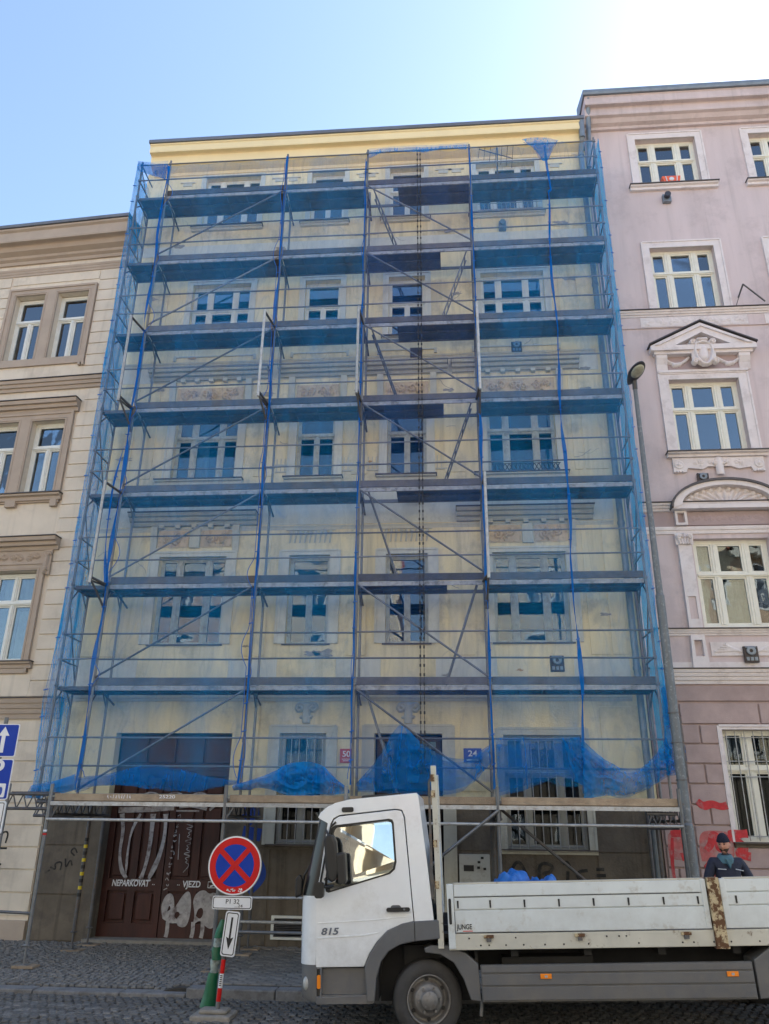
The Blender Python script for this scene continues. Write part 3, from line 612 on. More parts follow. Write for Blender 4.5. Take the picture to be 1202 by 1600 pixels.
for (x, z) in ((2.2, 1.53), (2.26, 1.6), (2.19, 1.44), (2.3, 1.42)): MB().box(x, x+.05, -.108, -.1, z, z+.04).build('sticker', M['sprayblack'], mc)
# gate
gy = .27
gt = MB().box(GATE[0], GATE[1], gy+.03, gy+.1, .18, 3.79).box(GATE[0], GATE[1], .0, gy+.1, .06, .18).build('gate', M['gate'], YB)
MB().box(GATE[0]-.1, GATE[1]+.1, -.12, .26, .05, .185).build('threshold', M['concrete'], YB)
for (xa, xb) in ((-4.84, -3.69), (-3.67, -2.50)):
    lf = []; 
    mid = (xa+xb)/2
    for (a, b) in ((xa+.12, mid-.07), (mid+.07, xb-.12)):
        for (c, d) in ((.42, .96), (1.16, 2.45), (2.62, 3.0)): lf.append([(a, c), (a, d), (b, d), (b, c)])
    g = MB().slab([(xa, .185), (xb, .185), (xb, 3.1), (xa, 3.1)], lf, gy-.03, gy+.03).build('gate_leaf', M['gate'], YB)
    for h in lf: a, c = h[0]; b, d = h[2]; MB().slab([(a+.05, c+.05), (b-.05, c+.05), (b-.05, d-.05), (a+.05, d-.05)], (), gy-.012, gy+.03).build('gate_panel', M['gate'], g, bevel=.012)
MB().box(-4.84, -2.5, gy-.06, gy+.03, 3.1, 3.2).build('gate_transom', M['gate'], YB)
for i in range(4): xa = -4.80+i*.575; MB().slab([(xa, 3.24), (xa+.53, 3.24), (xa+.53, 3.74), (xa, 3.74)], (), gy-.01, gy+.03).build('gate_panel', M['gate'], YB, bevel=.012)
gp = YB
yy = gy-.034
def stroke(pts, wd, material, y=yy, k=3, name='graffiti', par=None): MB().ribbon(smooth(pts, k), wd, y).build(name, material, par or YB, fix=False)
for pts, wd in (([(-4.62, 2.30), (-4.55, 2.0), (-4.58, 1.6), (-4.5, 1.3), (-4.38, 1.17)], (.10, .07, .05, .08, .05)), ([(-4.25, 2.3), (-4.4, 2.0), (-4.42, 1.6), (-4.40, 1.25)], (.04, .06, .03, .05, .02)), ([(-4.0, 2.3), (-3.99, 1.8), (-4.03, 1.4), (-4.10, 1.16)], (.12, .08, .07, .06, .10)),
                ([(-3.75, 2.3), (-3.72, 1.9), (-3.80, 1.5), (-3.95, 1.16)], (.11, .06, .07, .10, .04)), ([(-4.7, 2.36), (-4.1, 2.38), (-3.6, 2.42)], .10), ([(-4.1, 2.38), (-4.03, 2.52), (-3.9, 2.5), (-3.85, 2.38)], .09), ([(-4.28, 1.14), (-4.05, 1.13), (-3.9, 1.14)], .03),
                ([(-3.5, 2.44), (-3.2, 2.46), (-2.95, 2.40)], .07), ([(-2.9, 2.38), (-2.75, 2.5), (-2.55, 2.52)], .05), ([(-3.55, 2.36), (-3.1, 2.36)], .03)):
    stroke(pts, wd, M['spraywhite'])
def blob(pts, holes_=(), material=None, y=yy, par=None): MB().slab(smooth(pts+[pts[0]], 3)[:-1], [smooth(h+[h[0]], 2)[:-1] for h in holes_], y-.001, y+.0005).build('graffiti', material or M['spraywhite'], par or YB)
blob([(-3.60, .50), (-3.66, .70), (-3.60, .88), (-3.50, .94), (-3.42, .86), (-3.40, .66), (-3.36, .74), (-3.22, .96), (-3.12, .96), (-3.08, .72), (-3.10, .48), (-3.16, .36), (-3.30, .38), (-3.32, .44), (-3.44, .42)], [[(-3.53, .62), (-3.50, .74), (-3.46, .66)], [(-3.34, .50), (-3.40, .56), (-3.34, .64), (-3.27, .58)]])
blob([(-3.02, .40), (-3.00, .60), (-3.07, .80), (-3.0, .95), (-2.86, 1.0), (-2.76, .92), (-2.68, .96), (-2.56, .90), (-2.52, .66), (-2.58, .42), (-2.68, .34), (-2.80, .40), (-2.90, .50)], [[(-2.98, .56), (-2.95, .68), (-2.86, .70), (-2.84, .58), (-2.90, .50)]])
for cx in (-3.50, -3.02, -2.84): stroke([(cx, .46), (cx+.01, .3), (cx-.01, .2)], [.10, .09, .08, .08, .07, .06, .06, .05, .05, .05, .05, .05, .05, .05, .05, .05, .05][:17] if False else .07, M['spraywhite'])
rnd = random.Random(5)
for i in range(15):                                                  # the vertical line of scrawled capitals
    x = -3.60+.012*i*.35+.06*(i/14); z = .98+i*.092; s = .042
    pts = [(x+rnd.uniform(-s, s), z+rnd.uniform(-.035, .035)) for _ in range(4)]; stroke(pts, .014, M['spraywhite'], k=1)
zz = [( -3.25+.11*(1 if i % 2 else -1)*(.6+.4*math.sin(i)), 2.12-i*.037) for i in range(20)]; stroke(zz+[(-3.3, 1.28)], .013, M['spraywhite'], k=2); stroke([(-3.44, 1.95), (-3.42, 1.5)], .012, M['spraywhite'])
text('lettering', 'NEPARKOVAT', -4.29, 1.08, .15, yy, M['white'], YB, width=.72, shear=.12, bold=.05); text('lettering', 'VJEZD', -3.115, 1.08, .15, yy, M['white'], YB, width=.34, shear=.06, bold=.05)
for x in (-3.86, -3.83, -3.35, -3.38): MB().box(x-.006, x+.006, yy-.002, yy, 1.06, 1.075).build('lettering', M['white'], YB)
stroke([(-2.80, 1.03), (-2.55, 1.03), (-2.55, 1.13), (-2.80, 1.13), (-2.80, 1.03)], .012, M['white'], k=0); stroke([(-2.76, 1.05), (-2.62, 1.1)], .025, M['white'], k=0)
text('lettering', 'O O O', -3.6, 2.62, .2, yy, M['spraywhite'], YB, width=1.3)
# graffiti on the wall : black tags and a blue sweep
for pts in ([(-5.42, 1.35), (-5.3, 1.3), (-5.35, 1.42), (-5.2, 1.45), (-5.22, 1.3)], [(-5.15, 1.5), (-5.12, 1.32), (-5.05, 1.5), (-5.0, 1.38)], [(-4.98, 1.55), (-5.08, 1.62), (-5.0, 1.7), (-4.94, 1.6)], [(-5.5, 1.25), (-5.42, 1.3)]):
    stroke([(a-.35, b) for a, b in pts], .03, M['sprayblack'], y=-.026, k=2)
for pts in ([(2.75, 1.26), (2.86, 1.55), (2.98, 1.56), (3.1, 1.26)], [(2.82, 1.38), (3.02, 1.38)], [(3.28, 1.24), (3.3, 1.56), (3.55, 1.52), (3.5, 1.4), (3.32, 1.38), (3.6, 1.26)], [(3.78, 1.24), (3.8, 1.42)], [(3.72, 1.54), (3.8, 1.58), (3.84, 1.50)],
            [(4.15, 1.44), (3.98, 1.42), (3.96, 1.3), (4.15, 1.26)], [(4.3, 1.26), (4.5, 1.27)], [(4.3, 1.36), (4.46, 1.36)], [(4.3, 1.46), (4.44, 1.46)]):
    stroke(pts, .055, M['sprayblack'], y=-.026, k=2)
stroke([(-1.98, 1.0), (-1.8, 1.15), (-1.72, 1.3), (-1.85, 1.55), (-2.1, 1.6)], .17, M['sprayblue'], y=-.026)
stroke([(-2.1, 2.2), (-1.95, 2.35), (-2.05, 2.5)], .25, M['sprayblue'], y=-.026); stroke([(-2.15, 2.0), (-1.8, 1.95)], .22, M['sprayblue'], y=-.026)
# gas heater vents
def vent(par, cx, cz, s, material, y=-.012):
    o = MB().box(cx-s*.8, cx+s*.8, y-.05, y, cz-s, cz+s*.85).build('wall_vent', material, par, bevel=.01)
    m = MB(); m.lathe((cx, y-.05, cz+s*.3), (0, -1, 0), [(s*.5, 0), (s*.55, .02), (s*.45, .03), (s*.2, .02)], 12)
    for k in (-1, 0, 1): m.box(cx+k*s*.45-s*.16, cx+k*s*.45+s*.16, y-.065, y-.05, cz-s*.8, cz-s*.4)
    m.tube((cx-s*.6, y-.06, cz+s*.7), (cx+s*.6, y-.06, cz+s*.7), s*.1); m.build('vent_relief', M['tinlight'] if material is not M['tinlight'] else M['ventdark'], o); return o
vent(YB, 3.46, 12.44, .15, M['ventdark']); vent(YB, 3.87, 5.13, .17, M['ventdark'])
MB().box(3.2, 3.38, -.14, -.01, 15.82, 16.05).tube((3.29, -.2, 15.98), (3.29, -.1, 15.98), .07, 12).build('wall_vent', M['tinlight'], YB, bevel=.01)
MB().tube((1.1, -.2, 8.76), (1.1, -.02, 8.76), .16, 14).build('wall_vent', M['ventdark'], YB)
MB().box(1.0, 1.28, -.06, -.012, 12.25, 12.5).build('wall_vent', M['ventdark'], YB)
# window box lattice at the second floor
m = MB()
for i in range(16): x = 2.78+i*.09; m.tube((x, -.12, 9.26), (x+.09, -.12, 9.43), .01, 5); m.tube((x+.09, -.12, 9.26), (x, -.12, 9.43), .01, 5)
m.tube((2.76, -.12, 9.43), (4.24, -.12, 9.43), .008); m.build('sill_lattice', M['black'], YB)
m = MB()
for i in range(14): x = 2.76+i*.107; m.tube((x, -.13, 16.38), (x, -.13, 16.62), .008, 5)
for z in (16.42, 16.62): m.tube((2.7, -.13, z), (4.3, -.13, z), .012, 6)
m.build('sill_railing', M['whitesteel'], YB)
# patches of fallen plaster
rnd = random.Random(3)
for (cx, cz, s, mk) in ((-4.9, 11.6, .16, 'peel'), (4.95, 11.25, .2, 'peel'), (4.95, 11.8, .14, 'peel'), (-2.3, 11.4, .2, 'peel'), (4.4, 6.6, .12, 'peel'), (-5.4, 14.2, .15, 'peel'), (-2.25, 15.6, .2, 'peel'), (4.8, 14.3, .18, 'peel'), (-1.0, 5.35, .2, 'peel'),
                       (-.75, 5.33, .3, 'peel'), (2.1, 14.0, .16, 'peel'), (4.7, 16.0, .2, 'peel'), (-2.1, 9.5, .13, 'peel'), (3.15, 5.0, .07, 'brickpatch'), (-4.2, 12.45, .12, 'brickpatch'), (-5.5, 9.8, .2, 'peel'), (1.9, 11.35, .15, 'peel'),
                       (.1, 9.6, .08, 'brickpatch'), (1.95, 15.9, .18, 'peel'), (-4.9, 15.8, .18, 'peel'), (4.9, 6.1, .12, 'peel'), (2.05, 3.7, .05, 'brickpatch'), (-2.35, 5.5, .08, 'peel'), (1.7, 4.9, .1, 'peel')):
    n = 14; pts = []
    for i in range(n): a = 6.283*i/n; r = s*rnd.uniform(.35, 1); pts.append((cx+r*math.cos(a)*1.2, cz+r*math.sin(a)*.42))
    MB().slab(pts, (), -.0385, -.030).build('plaster_patch', M[mk], YB)
for k in range(46):                                                  # hairline cracks
    cx = rnd.uniform(-5.8, 5.2); cz = rnd.uniform(4.8, 17.6); 
    if any(a-.3 < cx < b+.3 and c-.25 < cz < d+.3 for a, b, c, d in holes): continue
    pts = [(cx, cz)]; a = rnd.uniform(-.5, .5)
    for i in range(rnd.randint(3, 7)): a += rnd.uniform(-.6, .6); pts.append((pts[-1][0]+.07*math.cos(a), pts[-1][1]+.07*math.sin(a)))
    MB().ribbon(pts, rnd.uniform(.006, .014), -.0365).build('plaster_crack', M['peel'], YB, fix=False)
# house number plates
hp = MB().box(-.36, -.11, -.06, -.04, 3.24, 3.50).build('number_plate', M['platered'], None, bevel=.006); tag(hp, 'red enamel house number plate reading 50', 'house number')
text('lettering', '50', -.235, 3.40, .15, -.062, M['white'], hp, width=.15)
MB().box(-.32, -.15, -.0615, -.06, 3.305, 3.315).box(-.30, -.17, -.0615, -.06, 3.275, 3.285).build('small_print', M['white'], hp)
hp = MB().box(2.00, 2.34, -.06, -.04, 3.26, 3.52).build('number_plate', M['plateblue'], None, bevel=.006); tag(hp, 'blue enamel house number plate reading 24', 'house number')
text('lettering', '24', 2.17, 3.42, .15, -.062, M['white'], hp, width=.17); MB().box(2.06, 2.28, -.0615, -.06, 3.30, 3.315).build('small_print', M['white'], hp)
for o in (hp,): pass
# TV aerial fixed beside the top right window
an = thing('tv_antenna', (3.2, -.55, 17.0), 'thin rooftop style television aerial standing before the top right window', 'antenna')
m = MB(); m.tube((3.18, -.55, 16.9), (3.22, -.6, 17.95), .018); m.tube((3.18, -.55, 16.95), (3.18, 0, 16.95), .015); m.build('mast', M['oldsteel'], an)
m = MB(); m.tube((2.75, -.75, 17.78), (3.6, -.5, 17.68), .012)
for i in range(7): t = i/6; x = 2.75+.85*t; m.tube((x, -1+.25*t, 17.6+.04*i), (x, -.4+.25*t, 17.85-.02*i), .007, 5)
m.build('elements', M['oldsteel'], an)

# ================================================================== LEFT BEIGE HOUSE (turned slightly back)
LB = thing('apartment_house', (-6.05, 0, 0), 'beige house with banded plaster and taupe window mouldings left of the scaffold', 'building', rot=(0, 0, R(-4)))
BD, BG = M['beige_dark'], M['beige']; LX0 = -11.5; LX1 = -6.06
lw = [(-9.12, -8.30), (-7.96, -7.12), (-11.3, -10.5)]
lh = [(a, b, c, d) for (a, b) in lw for c, d in ((12.68, 14.62), (9.02, 10.93))]+[(-8.75, -7.13, 5.22, 7.22), (-11.2, -9.7, 5.22, 7.22), (-9.0, -7.8, 1.4, 3.3)]
wall(LX0, LX1, -.1, 16.1, lh, .0, .28).build('wall', BG, LB)
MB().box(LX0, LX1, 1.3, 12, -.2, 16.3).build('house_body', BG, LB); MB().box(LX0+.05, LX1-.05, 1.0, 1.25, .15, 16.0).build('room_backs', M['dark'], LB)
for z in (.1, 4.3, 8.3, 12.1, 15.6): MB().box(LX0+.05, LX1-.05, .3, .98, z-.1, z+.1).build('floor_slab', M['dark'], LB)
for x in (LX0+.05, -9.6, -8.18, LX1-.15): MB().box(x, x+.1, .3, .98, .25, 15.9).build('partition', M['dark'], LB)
MB().extx([(.02, 15.62), (-.05, 15.62), (-.07, 15.7), (-.14, 15.74), (-.16, 15.80), (-.29, 15.86), (-.33, 15.97), (-.36, 15.99), (-.49, 15.99), (-.50, 16.03), (-.50, 16.28), (-.56, 16.32), (-.56, 16.37), (.02, 16.39)], LX0, LX1).build('roof_cornice', BD, LB)
MB().extx([(-.60, 16.38), (-.62, 16.43), (-.59, 16.48), (-.5, 16.48), (.3, 16.62), (.3, 16.38)], LX0, LX1+.02).build('gutter', M['tin'], LB)
MB().add([(LX0, .3, 16.5), (LX1, .3, 16.5), (LX1, 6, 19), (LX0, 6, 19), (LX0, 12, 16.5), (LX1, 12, 16.5)], [(0, 1, 2, 3), (3, 2, 5, 4)]).build('roof', M['roofred'], LB)
moulding(LB, 'string_course', BD, LX0, LX1, 15.26, 15.46, .07, 3)
moulding(LB, 'string_course', BD, LX0, LX1, 11.76, 12.02, .16, 3, lip=M['sill']); moulding(LB, 'string_course', BD, LX0, LX1, 4.06, 4.46, .16, 4, lip=M['sill'])
def band(xa, xb, za, zb): MB().slab([(xa, za), (xb, za), (xb, zb), (xa, zb)], (), -.028, .004).build('plaster_band', BG, LB, bevel=.008)
def bandcol(z0, z1, n, spans):
    h = (z1-z0)/n
    for i in range(n):
        for xa, xb in spans: band(xa, xb, z0+i*h+.012, z0+(i+1)*h-.012)
bandcol(12.06, 15.24, 10, ((-6.90, LX1-.01), (-10.4, -9.36))); bandcol(8.08, 11.06, 9, ((-6.86, LX1-.01), (-10.4, -9.4))); bandcol(11.1, 11.74, 2, ((-6.74, LX1-.01),)); bandcol(4.5, 8.04, 11, ((-6.84, LX1-.01), (-9.6, -9.2))); bandcol(.52, 4.02, 9, ((-7.6, LX1-.01), (-9.7, -9.15)))
bandcol(4.5, 4.96, 1, ((-9.2, -6.84),))
MB().slab([(-9.3, 14.98), (-6.92, 14.98), (-6.92, 15.22), (-9.3, 15.22)], (), -.02, .004).build('plaster_band', BG, LB)
MB().box(LX0, LX1, -.07, .0, -.1, .45).build('base_course', BD, LB)
def psurr(xa, xb, zb, z0, z1, wd=.17):
    # shared double surround around a window pair
    o = MB().slab([(xa-wd, z0-.2), (xb+wd, z0-.2), (xb+wd, z1+wd), (xa-wd, z1+wd)], [[(a, z0), (a, z1), (b, z1), (b, z0)] for a, b in zb], -.05, .005).build('window_surround', BD, LB)
    m = MB(); m.box(xa-wd-.03, xa-wd+.025, -.075, 0, z0-.22, z1+wd+.03); m.box(xb+wd-.025, xb+wd+.03, -.075, 0, z0-.22, z1+wd+.03); m.box(xa-wd+.025, xb+wd-.025, -.075, 0, z1+wd-.025, z1+wd+.03)
    for a, b in zb: m.box(a-.05, a-.03, -.062, 0, z0, z1+.05); m.box(b+.03, b+.05, -.062, 0, z0, z1+.05); m.box(a-.03, b+.03, -.062, 0, z1+.03, z1+.05)
    m.build('surround_bead', BD, o)
psurr(-9.12, -7.12, ((-9.12, -8.30), (-7.96, -7.12)), 12.68, 14.62); psurr(-9.12, -7.12, ((-9.12, -8.30), (-7.96, -7.12)), 9.02, 10.93); psurr(-8.75, -7.13, ((-8.75, -7.13),), 5.22, 7.22, .15)
moulding(LB, 'window_cornice', BD, -9.5, -6.82, 11.12, 11.40, .24, 3, lip=M['sill']); moulding(LB, 'window_cornice', BD, -9.1, -6.70, 7.66, 7.92, .28, 3, lip=M['sill'])
for zc in (9.02,): winsill(LB, -9.4, -6.88, zc, BD, .16, .16); MB().box(-7.1, -6.95, -.1, 0, 8.70, 8.86).build('sill_console', BD, LB); MB().box(-8.2, -7.95, -.1, 0, 8.72, 8.86).build('sill_console', BD, LB)
winsill(LB, -8.95, -6.86, 5.22, BD, .14, .14); MB().box(-8.9, -6.95, -.06, 0, 4.98, 5.07).build('sill_apron', BD, LB)
MB().box(-6.96, -6.90, -.08, 0, 12.40, 12.50).box(-7.06, -7.0, -.08, 0, 12.40, 12.50).build('plaster_drops', BD, LB)
relief(-9.05, -7.02, 7.36, 7.66, scrollwork(-9.0, -7.05, 7.37, 7.65, 5, 8), -.05, .06, .016).build('carved_frieze', BD, LB)
for sx in (-7.02, ): relief(sx, sx+.2, 7.1, 7.66, [(spiral(sx+.1, 7.55, .07, 1.5), .02, 1), ([(sx+.1, 7.5), (sx+.08, 7.15)], .05, .8), (spiral(sx+.09, 7.2, .05, 1.2), .02, 1)], -.07, .07, .014).build('carved_console', BD, LB)
for (a, b) in ((-9.12, -8.30), (-7.96, -7.12), (-11.3, -10.5)):
    window(LB, a, b, 12.68, 14.60, two, .64, M['winwhite'], GLASSFLAT, y=.16, fw=.06, curtains=[(.5, .95, .05, .62)] if a > -9 else [(.55, .9, .04, .6)])
    window(LB, a, b, 9.02, 10.93, two, .66, M['winwhite'], GLASS, y=.16, fw=.07)
    MB().box(a, b, -.02, .16, 12.66, 12.685).build('sill_tin', M['sill'], LB)
window(LB, -8.75, -7.13, 5.22, 7.20, (.34, .33, .33), .66, M['winwhite'], GLASS, y=.16, fw=.07, curtains=[(.02, .98, .64, .98), (.7, .95, .05, .6)]); window(LB, -9.0, -7.8, 1.4, 3.3, two, .66, M['winwhite'], GLASS, y=.16)
for pts in ([(-6.95, 1.72), (-6.85, 1.95), (-6.72, 1.95), (-6.75, 1.75)], [(-7.0, 1.66), (-6.7, 1.66)], [(-6.95, 1.2), (-6.84, 1.55), (-6.78, 1.25)], [(-6.95, 1.38), (-6.76, 1.38)], [(-6.95, .8), (-6.85, .95), (-6.82, .8), (-6.75, .98)]):
    stroke(pts, .035, M['sprayblack'], y=-.031, k=2, par=LB)

# ================================================================== RIGHT MAUVE HOUSE
PB = thing('apartment_house', (8.5, 0, 0), 'mauve house with off white stucco ornament right of the scaffold', 'building')
W = M['whitetrim']; X0, X1 = 5.52, 14.4
rh = []
for dx in (0, 2.82, 5.64):
    rh += [(6.78+dx, 8.28+dx, 17.01, 18.59), (6.76+dx, 8.26+dx, 13.36, 15.11), (6.76+dx, 8.28+dx, 9.62, 11.44), (6.78+dx, 8.30+dx, 5.83, 7.68), (6.82+dx, 8.30+dx, 1.94, 3.88)]
wall(X0, X1, 4.85, 19.2, rh, .0, .28).build('wall', M['mauve'], PB); wall(X0, X1, -.1, 4.85, rh, .0, .28).build('wall', M['mauve_block'], PB, 'rose coloured ground floor wall')
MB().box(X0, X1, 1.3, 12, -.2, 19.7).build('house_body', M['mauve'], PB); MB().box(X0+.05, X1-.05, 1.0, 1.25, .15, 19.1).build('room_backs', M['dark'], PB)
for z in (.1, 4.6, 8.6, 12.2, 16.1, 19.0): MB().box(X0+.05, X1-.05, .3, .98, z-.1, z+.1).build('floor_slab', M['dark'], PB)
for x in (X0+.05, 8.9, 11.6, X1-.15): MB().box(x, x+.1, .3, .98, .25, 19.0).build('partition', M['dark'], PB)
MB().extx([(.02, 18.93), (-.08, 18.93), (-.10, 18.99), (-.2, 19.02), (-.27, 19.11), (-.35, 19.13), (-.36, 19.17), (-.36, 19.33), (-.38, 19.36), (-.49, 19.36), (-.50, 19.40), (-.50, 19.58), (-.53, 19.61), (.02, 19.64)], X0, X1).build('roof_cornice', M['mauve'], PB)
MB().extx([(-.58, 19.62), (-.60, 19.68), (-.60, 19.76), (-.5, 19.80), (.3, 20.1), (.3, 19.62)], X0-.04, X1).build('gutter', M['tinlight'], PB)
MB().add([(X0, .3, 20.0), (X1, .3, 20.0), (X1, 6, 22.5), (X0, 6, 22.5), (X0, 12, 20.0), (X1, 12, 20.0)], [(0, 1, 2, 3), (3, 2, 5, 4), (0, 3, 4)]).build('roof', M['tin'], PB)
m = MB(); m.tube((5.62, -.48, 19.66), (5.62, -.2, 18.9), .06, 12).tube((5.62, -.2, 18.9), (5.53, -.16, 17.6), .06, 12); m.build('downpipe', M['tinlight'], PB)
moulding(PB, 'string_course', W, 5.80, X1, 13.12, 13.26, .12, 3, lip=M['sill']); MB().box(5.8, X1, -.03, .0, 12.82, 13.11).build('frieze_band', M['mauve'], PB)
MB().box(6.32, 8.72, -.042, -.028, 12.84, 13.10).build('frieze_panel', W, PB); relief(6.36, 8.68, 12.87, 13.07, scrollwork(6.36, 8.68, 12.87, 13.07, 8, 2), -.042, .02, .018).build('frieze_scrolls', W, PB)
MB().box(9.1, 11.5, -.042, -.028, 12.84, 13.10).build('frieze_panel', W, PB)
WC = M['wincream']
for ci, dx in enumerate((0, 2.82, 5.64)):
    window(PB, 6.78+dx, 8.28+dx, 17.01, 18.59, three, .6, WC, GLASSFLAT, y=.15, mull=.12, fw=.07); surround(PB, 6.78+dx, 8.28+dx, 17.01, 18.59, .17, W, out=.03); winsill(PB, 6.5+dx, 8.62+dx, 17.0, W, .14, .13)
    window(PB, 6.76+dx, 8.26+dx, 13.36, 15.11, three, .62, WC, GLASSFLAT, y=.15, mull=.12, fw=.07); surround(PB, 6.76+dx, 8.26+dx, 13.27, 15.11, .17, W, out=.03); MB().box(6.76+dx, 8.26+dx, -.02, .15, 13.27, 13.36).build('sill', W, PB)
    window(PB, 6.76+dx, 8.28+dx, 9.62, 11.44, three, .62, WC, GLASSFLAT, y=.15, mull=.12, fw=.07)
    surround(PB, 6.76+dx, 8.28+dx, 9.62, 11.44, .2, W, out=.04, top=.15); winsill(PB, 6.50+dx, 8.58+dx, 9.60, W, .18, .1)
    # apron with rosettes
    c0 = 7.55+dx
    o = MB().slab([(6.6+dx, 9.16), (6.86+dx, 9.16), (6.9+dx, 9.26), (7.2+dx, 9.22), (7.35+dx, 9.30), (7.75+dx, 9.30), (7.95+dx, 9.22), (8.2+dx, 9.26), (8.24+dx, 9.16), (8.48+dx, 9.16), (8.48+dx, 9.49), (6.6+dx, 9.49)], (), -.06, 0).build('window_apron', W, PB)
    for rx in (6.72+dx, 8.37+dx):
        m = MB(); m.lathe((rx, -.06, 9.33), (0, -1, 0), [(.1, 0), (.1, .015), (.075, .02), (.05, .01), (.035, .035), (.0, .04)], 14)
        for k in (-1, 0, 1): m.lathe((rx+k*.06, -.06, 9.17), (0, -1, 0), [(.025, 0), (.02, .02), (0, .03)], 8)
        m.build('rosette', W, o)
    relief(7.0+dx, 8.1+dx, 9.28, 9.46, scrollwork(7.0+dx, 8.1+dx, 9.29, 9.45, 4, 5), -.06, .03, .016).build('scrolls', W, o)
    relief(7.4+dx, 7.72+dx, 9.08, 9.48, [([(c0, 9.44), (c0, 9.12)], .08, 1), (spiral(c0-.09, 9.34, .05, 1), .02, 1), (spiral(c0+.09, 9.34, .05, 1), .02, 1)], -.06, .06, .016, mask=lambda a, b: False).build('shield', W, o)
    # triangular pediment
    ax, az = 7.57+dx, 12.80
    L_, R__ = 6.42+dx, 8.72+dx
    o = MB().slab([(L_, 12.10), (R__, 12.10), (R__, 12.22), (ax, az), (L_, 12.22)], [[(L_+.55, 12.22), (ax, az-.26), (R__-.55, 12.22)]], -.22, 0).build('pediment', W, PB)
    for a, b in (((L_-.03, 12.24), (ax, az+.03)), ((R__+.03, 12.24), (ax, az+.03))):
        MB().slab([a, b, (b[0], b[1]+.03), (a[0], a[1]+.03)] if a[0] < b[0] else [b, a, (a[0], a[1]+.03), (b[0], b[1]+.03)], (), -.26, 0).build('tin_flashing', M['sill'], o)
        MB().slab([(a[0]+(.12 if a[0] < b[0] else -.12), a[1]-.02), (b[0], b[1]-.09), (b[0], b[1]-.14), (a[0]+(.22 if a[0] < b[0] else -.22), a[1]-.02)], (), -.26, -.2).build('raking_bead', W, o)
    MB().box(L_+.3, R__-.3, -.03, 0, 12.2, 12.62).build('tympanum', M['mauve_dark'], o) if False else MB().slab([(L_+.5, 12.2), (ax, az-.24), (R__-.5, 12.2)], (), -.04, 0).build('tympanum', M['mauve'], o)
    MB().box(L_+.08, R__-.08, -.16, 0, 12.03, 12.10).build('cornice_bed', W, o)
    for sx in (6.66+dx, 8.46+dx): consoles(PB, sx, 11.66, 12.05, .24, .14, W)
    MB().box(6.8+dx, 8.34+dx, -.02, 0, 11.66, 12.03).build('frieze_ground', M['mauve_dark'], PB); MB().box(6.55+dx, 8.5+dx, -.08, 0, 11.60, 11.66).build('frieze_bead', W, PB)
    g = [([(ax-.85+i*.05, 11.98-.16*math.sin(math.pi*i/11)) for i in range(12)], .035, .8), ([(ax+.3+i*.05, 11.98-.16*math.sin(math.pi*i/11)) for i in range(12)], .035, .8)]
    for gx in (-.58, .58): g.append(([(ax+gx-.06, 11.8), (ax+gx+.06, 11.82)], .05, 1))
    relief(ax-.9, ax+.9, 11.7, 12.02, g, -.025, .06, .016, mask=lambda a, b: False).build('garland', W, PB)
    cs = [(smooth([(ax-.16, 12.24), (ax-.2, 12.0), (ax-.1, 11.76), (ax, 11.7), (ax+.1, 11.76), (ax+.2, 12.0), (ax+.16, 12.24), (ax, 12.3), (ax-.16, 12.24)], 2), .035, .9), ([(ax, 12.12), (ax, 11.92)], .1, .8), (spiral(ax-.22, 12.28, .07, 1.3), .025, 1), (spiral(ax+.22, 12.28, .07, 1.3, 3.1, -1), .025, 1),
          (spiral(ax-.22, 11.78, .07, 1.3), .025, 1), (spiral(ax+.22, 11.78, .07, 1.3, 3.1, -1), .025, 1), ([(ax-.08, 12.36), (ax+.08, 12.36)], .05, .9), ([(ax-.2, 12.2), (ax-.2, 11.85)], .06, .4), ([(ax+.2, 12.2), (ax+.2, 11.85)], .06, .4)]
    relief(ax-.34, ax+.34, 11.68, 12.44, cs, -.14, .12, .014, mask=lambda a, b: math.hypot((a-ax)/.26, (b-12.02)/.34) < 1).build('cartouche', W, PB)
    # third level: pilasters, frieze, arched pediment
    for px in (6.60+dx, 8.50+dx):
        o = MB().slab([(px-.13, 5.80), (px+.13, 5.80), (px+.13, 7.52), (px-.13, 7.52)], [[(px-.075, 5.98), (px-.075, 6.44), (px+.075, 6.44), (px+.075, 5.98)]], -.09, 0).build('pilaster', W, PB)
        MB().box(px-.075, px+.075, -.06, 0, 5.98, 6.44).build('pilaster_inset', M['mauve'], o)
        cp = [(spiral(px-.11, 7.68, .055, 1.4), .02, 1), (spiral(px+.11, 7.68, .055, 1.4, 3.1, -1), .02, 1), ([(px, 7.74), (px, 7.68)], .03, 1)]
        for k in range(5): cp.append(([(px-.1+k*.05, 7.54), (px-.12+k*.06, 7.63)], .025, .8))
        relief(px-.18, px+.18, 7.52, 7.77, cp, -.09, .07, .012).build('capital', W, o); MB().box(px-.14, px+.14, -.09, 0, 7.52, 7.77).build('capital_core', W, o)
        MB().slab([(px-.12, 7.95), (px+.12, 7.95), (px+.12, 8.26), (px-.12, 8.26)], [[(px-.07, 8.0), (px-.07, 8.22), (px+.07, 8.22), (px+.07, 8.0)]], -.11, 0).build('frieze_block', W, PB)
        MB().slab([(px-.16, 4.98), (px+.16, 4.98), (px+.13, 5.66), (px-.13, 5.66)], [[(px-.08, 5.24), (px-.08, 5.56), (px+.08, 5.56), (px+.08, 5.24)]], -.10, 0).build('pedestal', W, PB)
    window(PB, 6.78+dx, 8.30+dx, 5.83, 7.68, three, .60, WC, GLASS, y=.14, mull=.12, fw=.08, curtains=[(.02, .25, .03, .97), (.3, .7, .03, .55)])
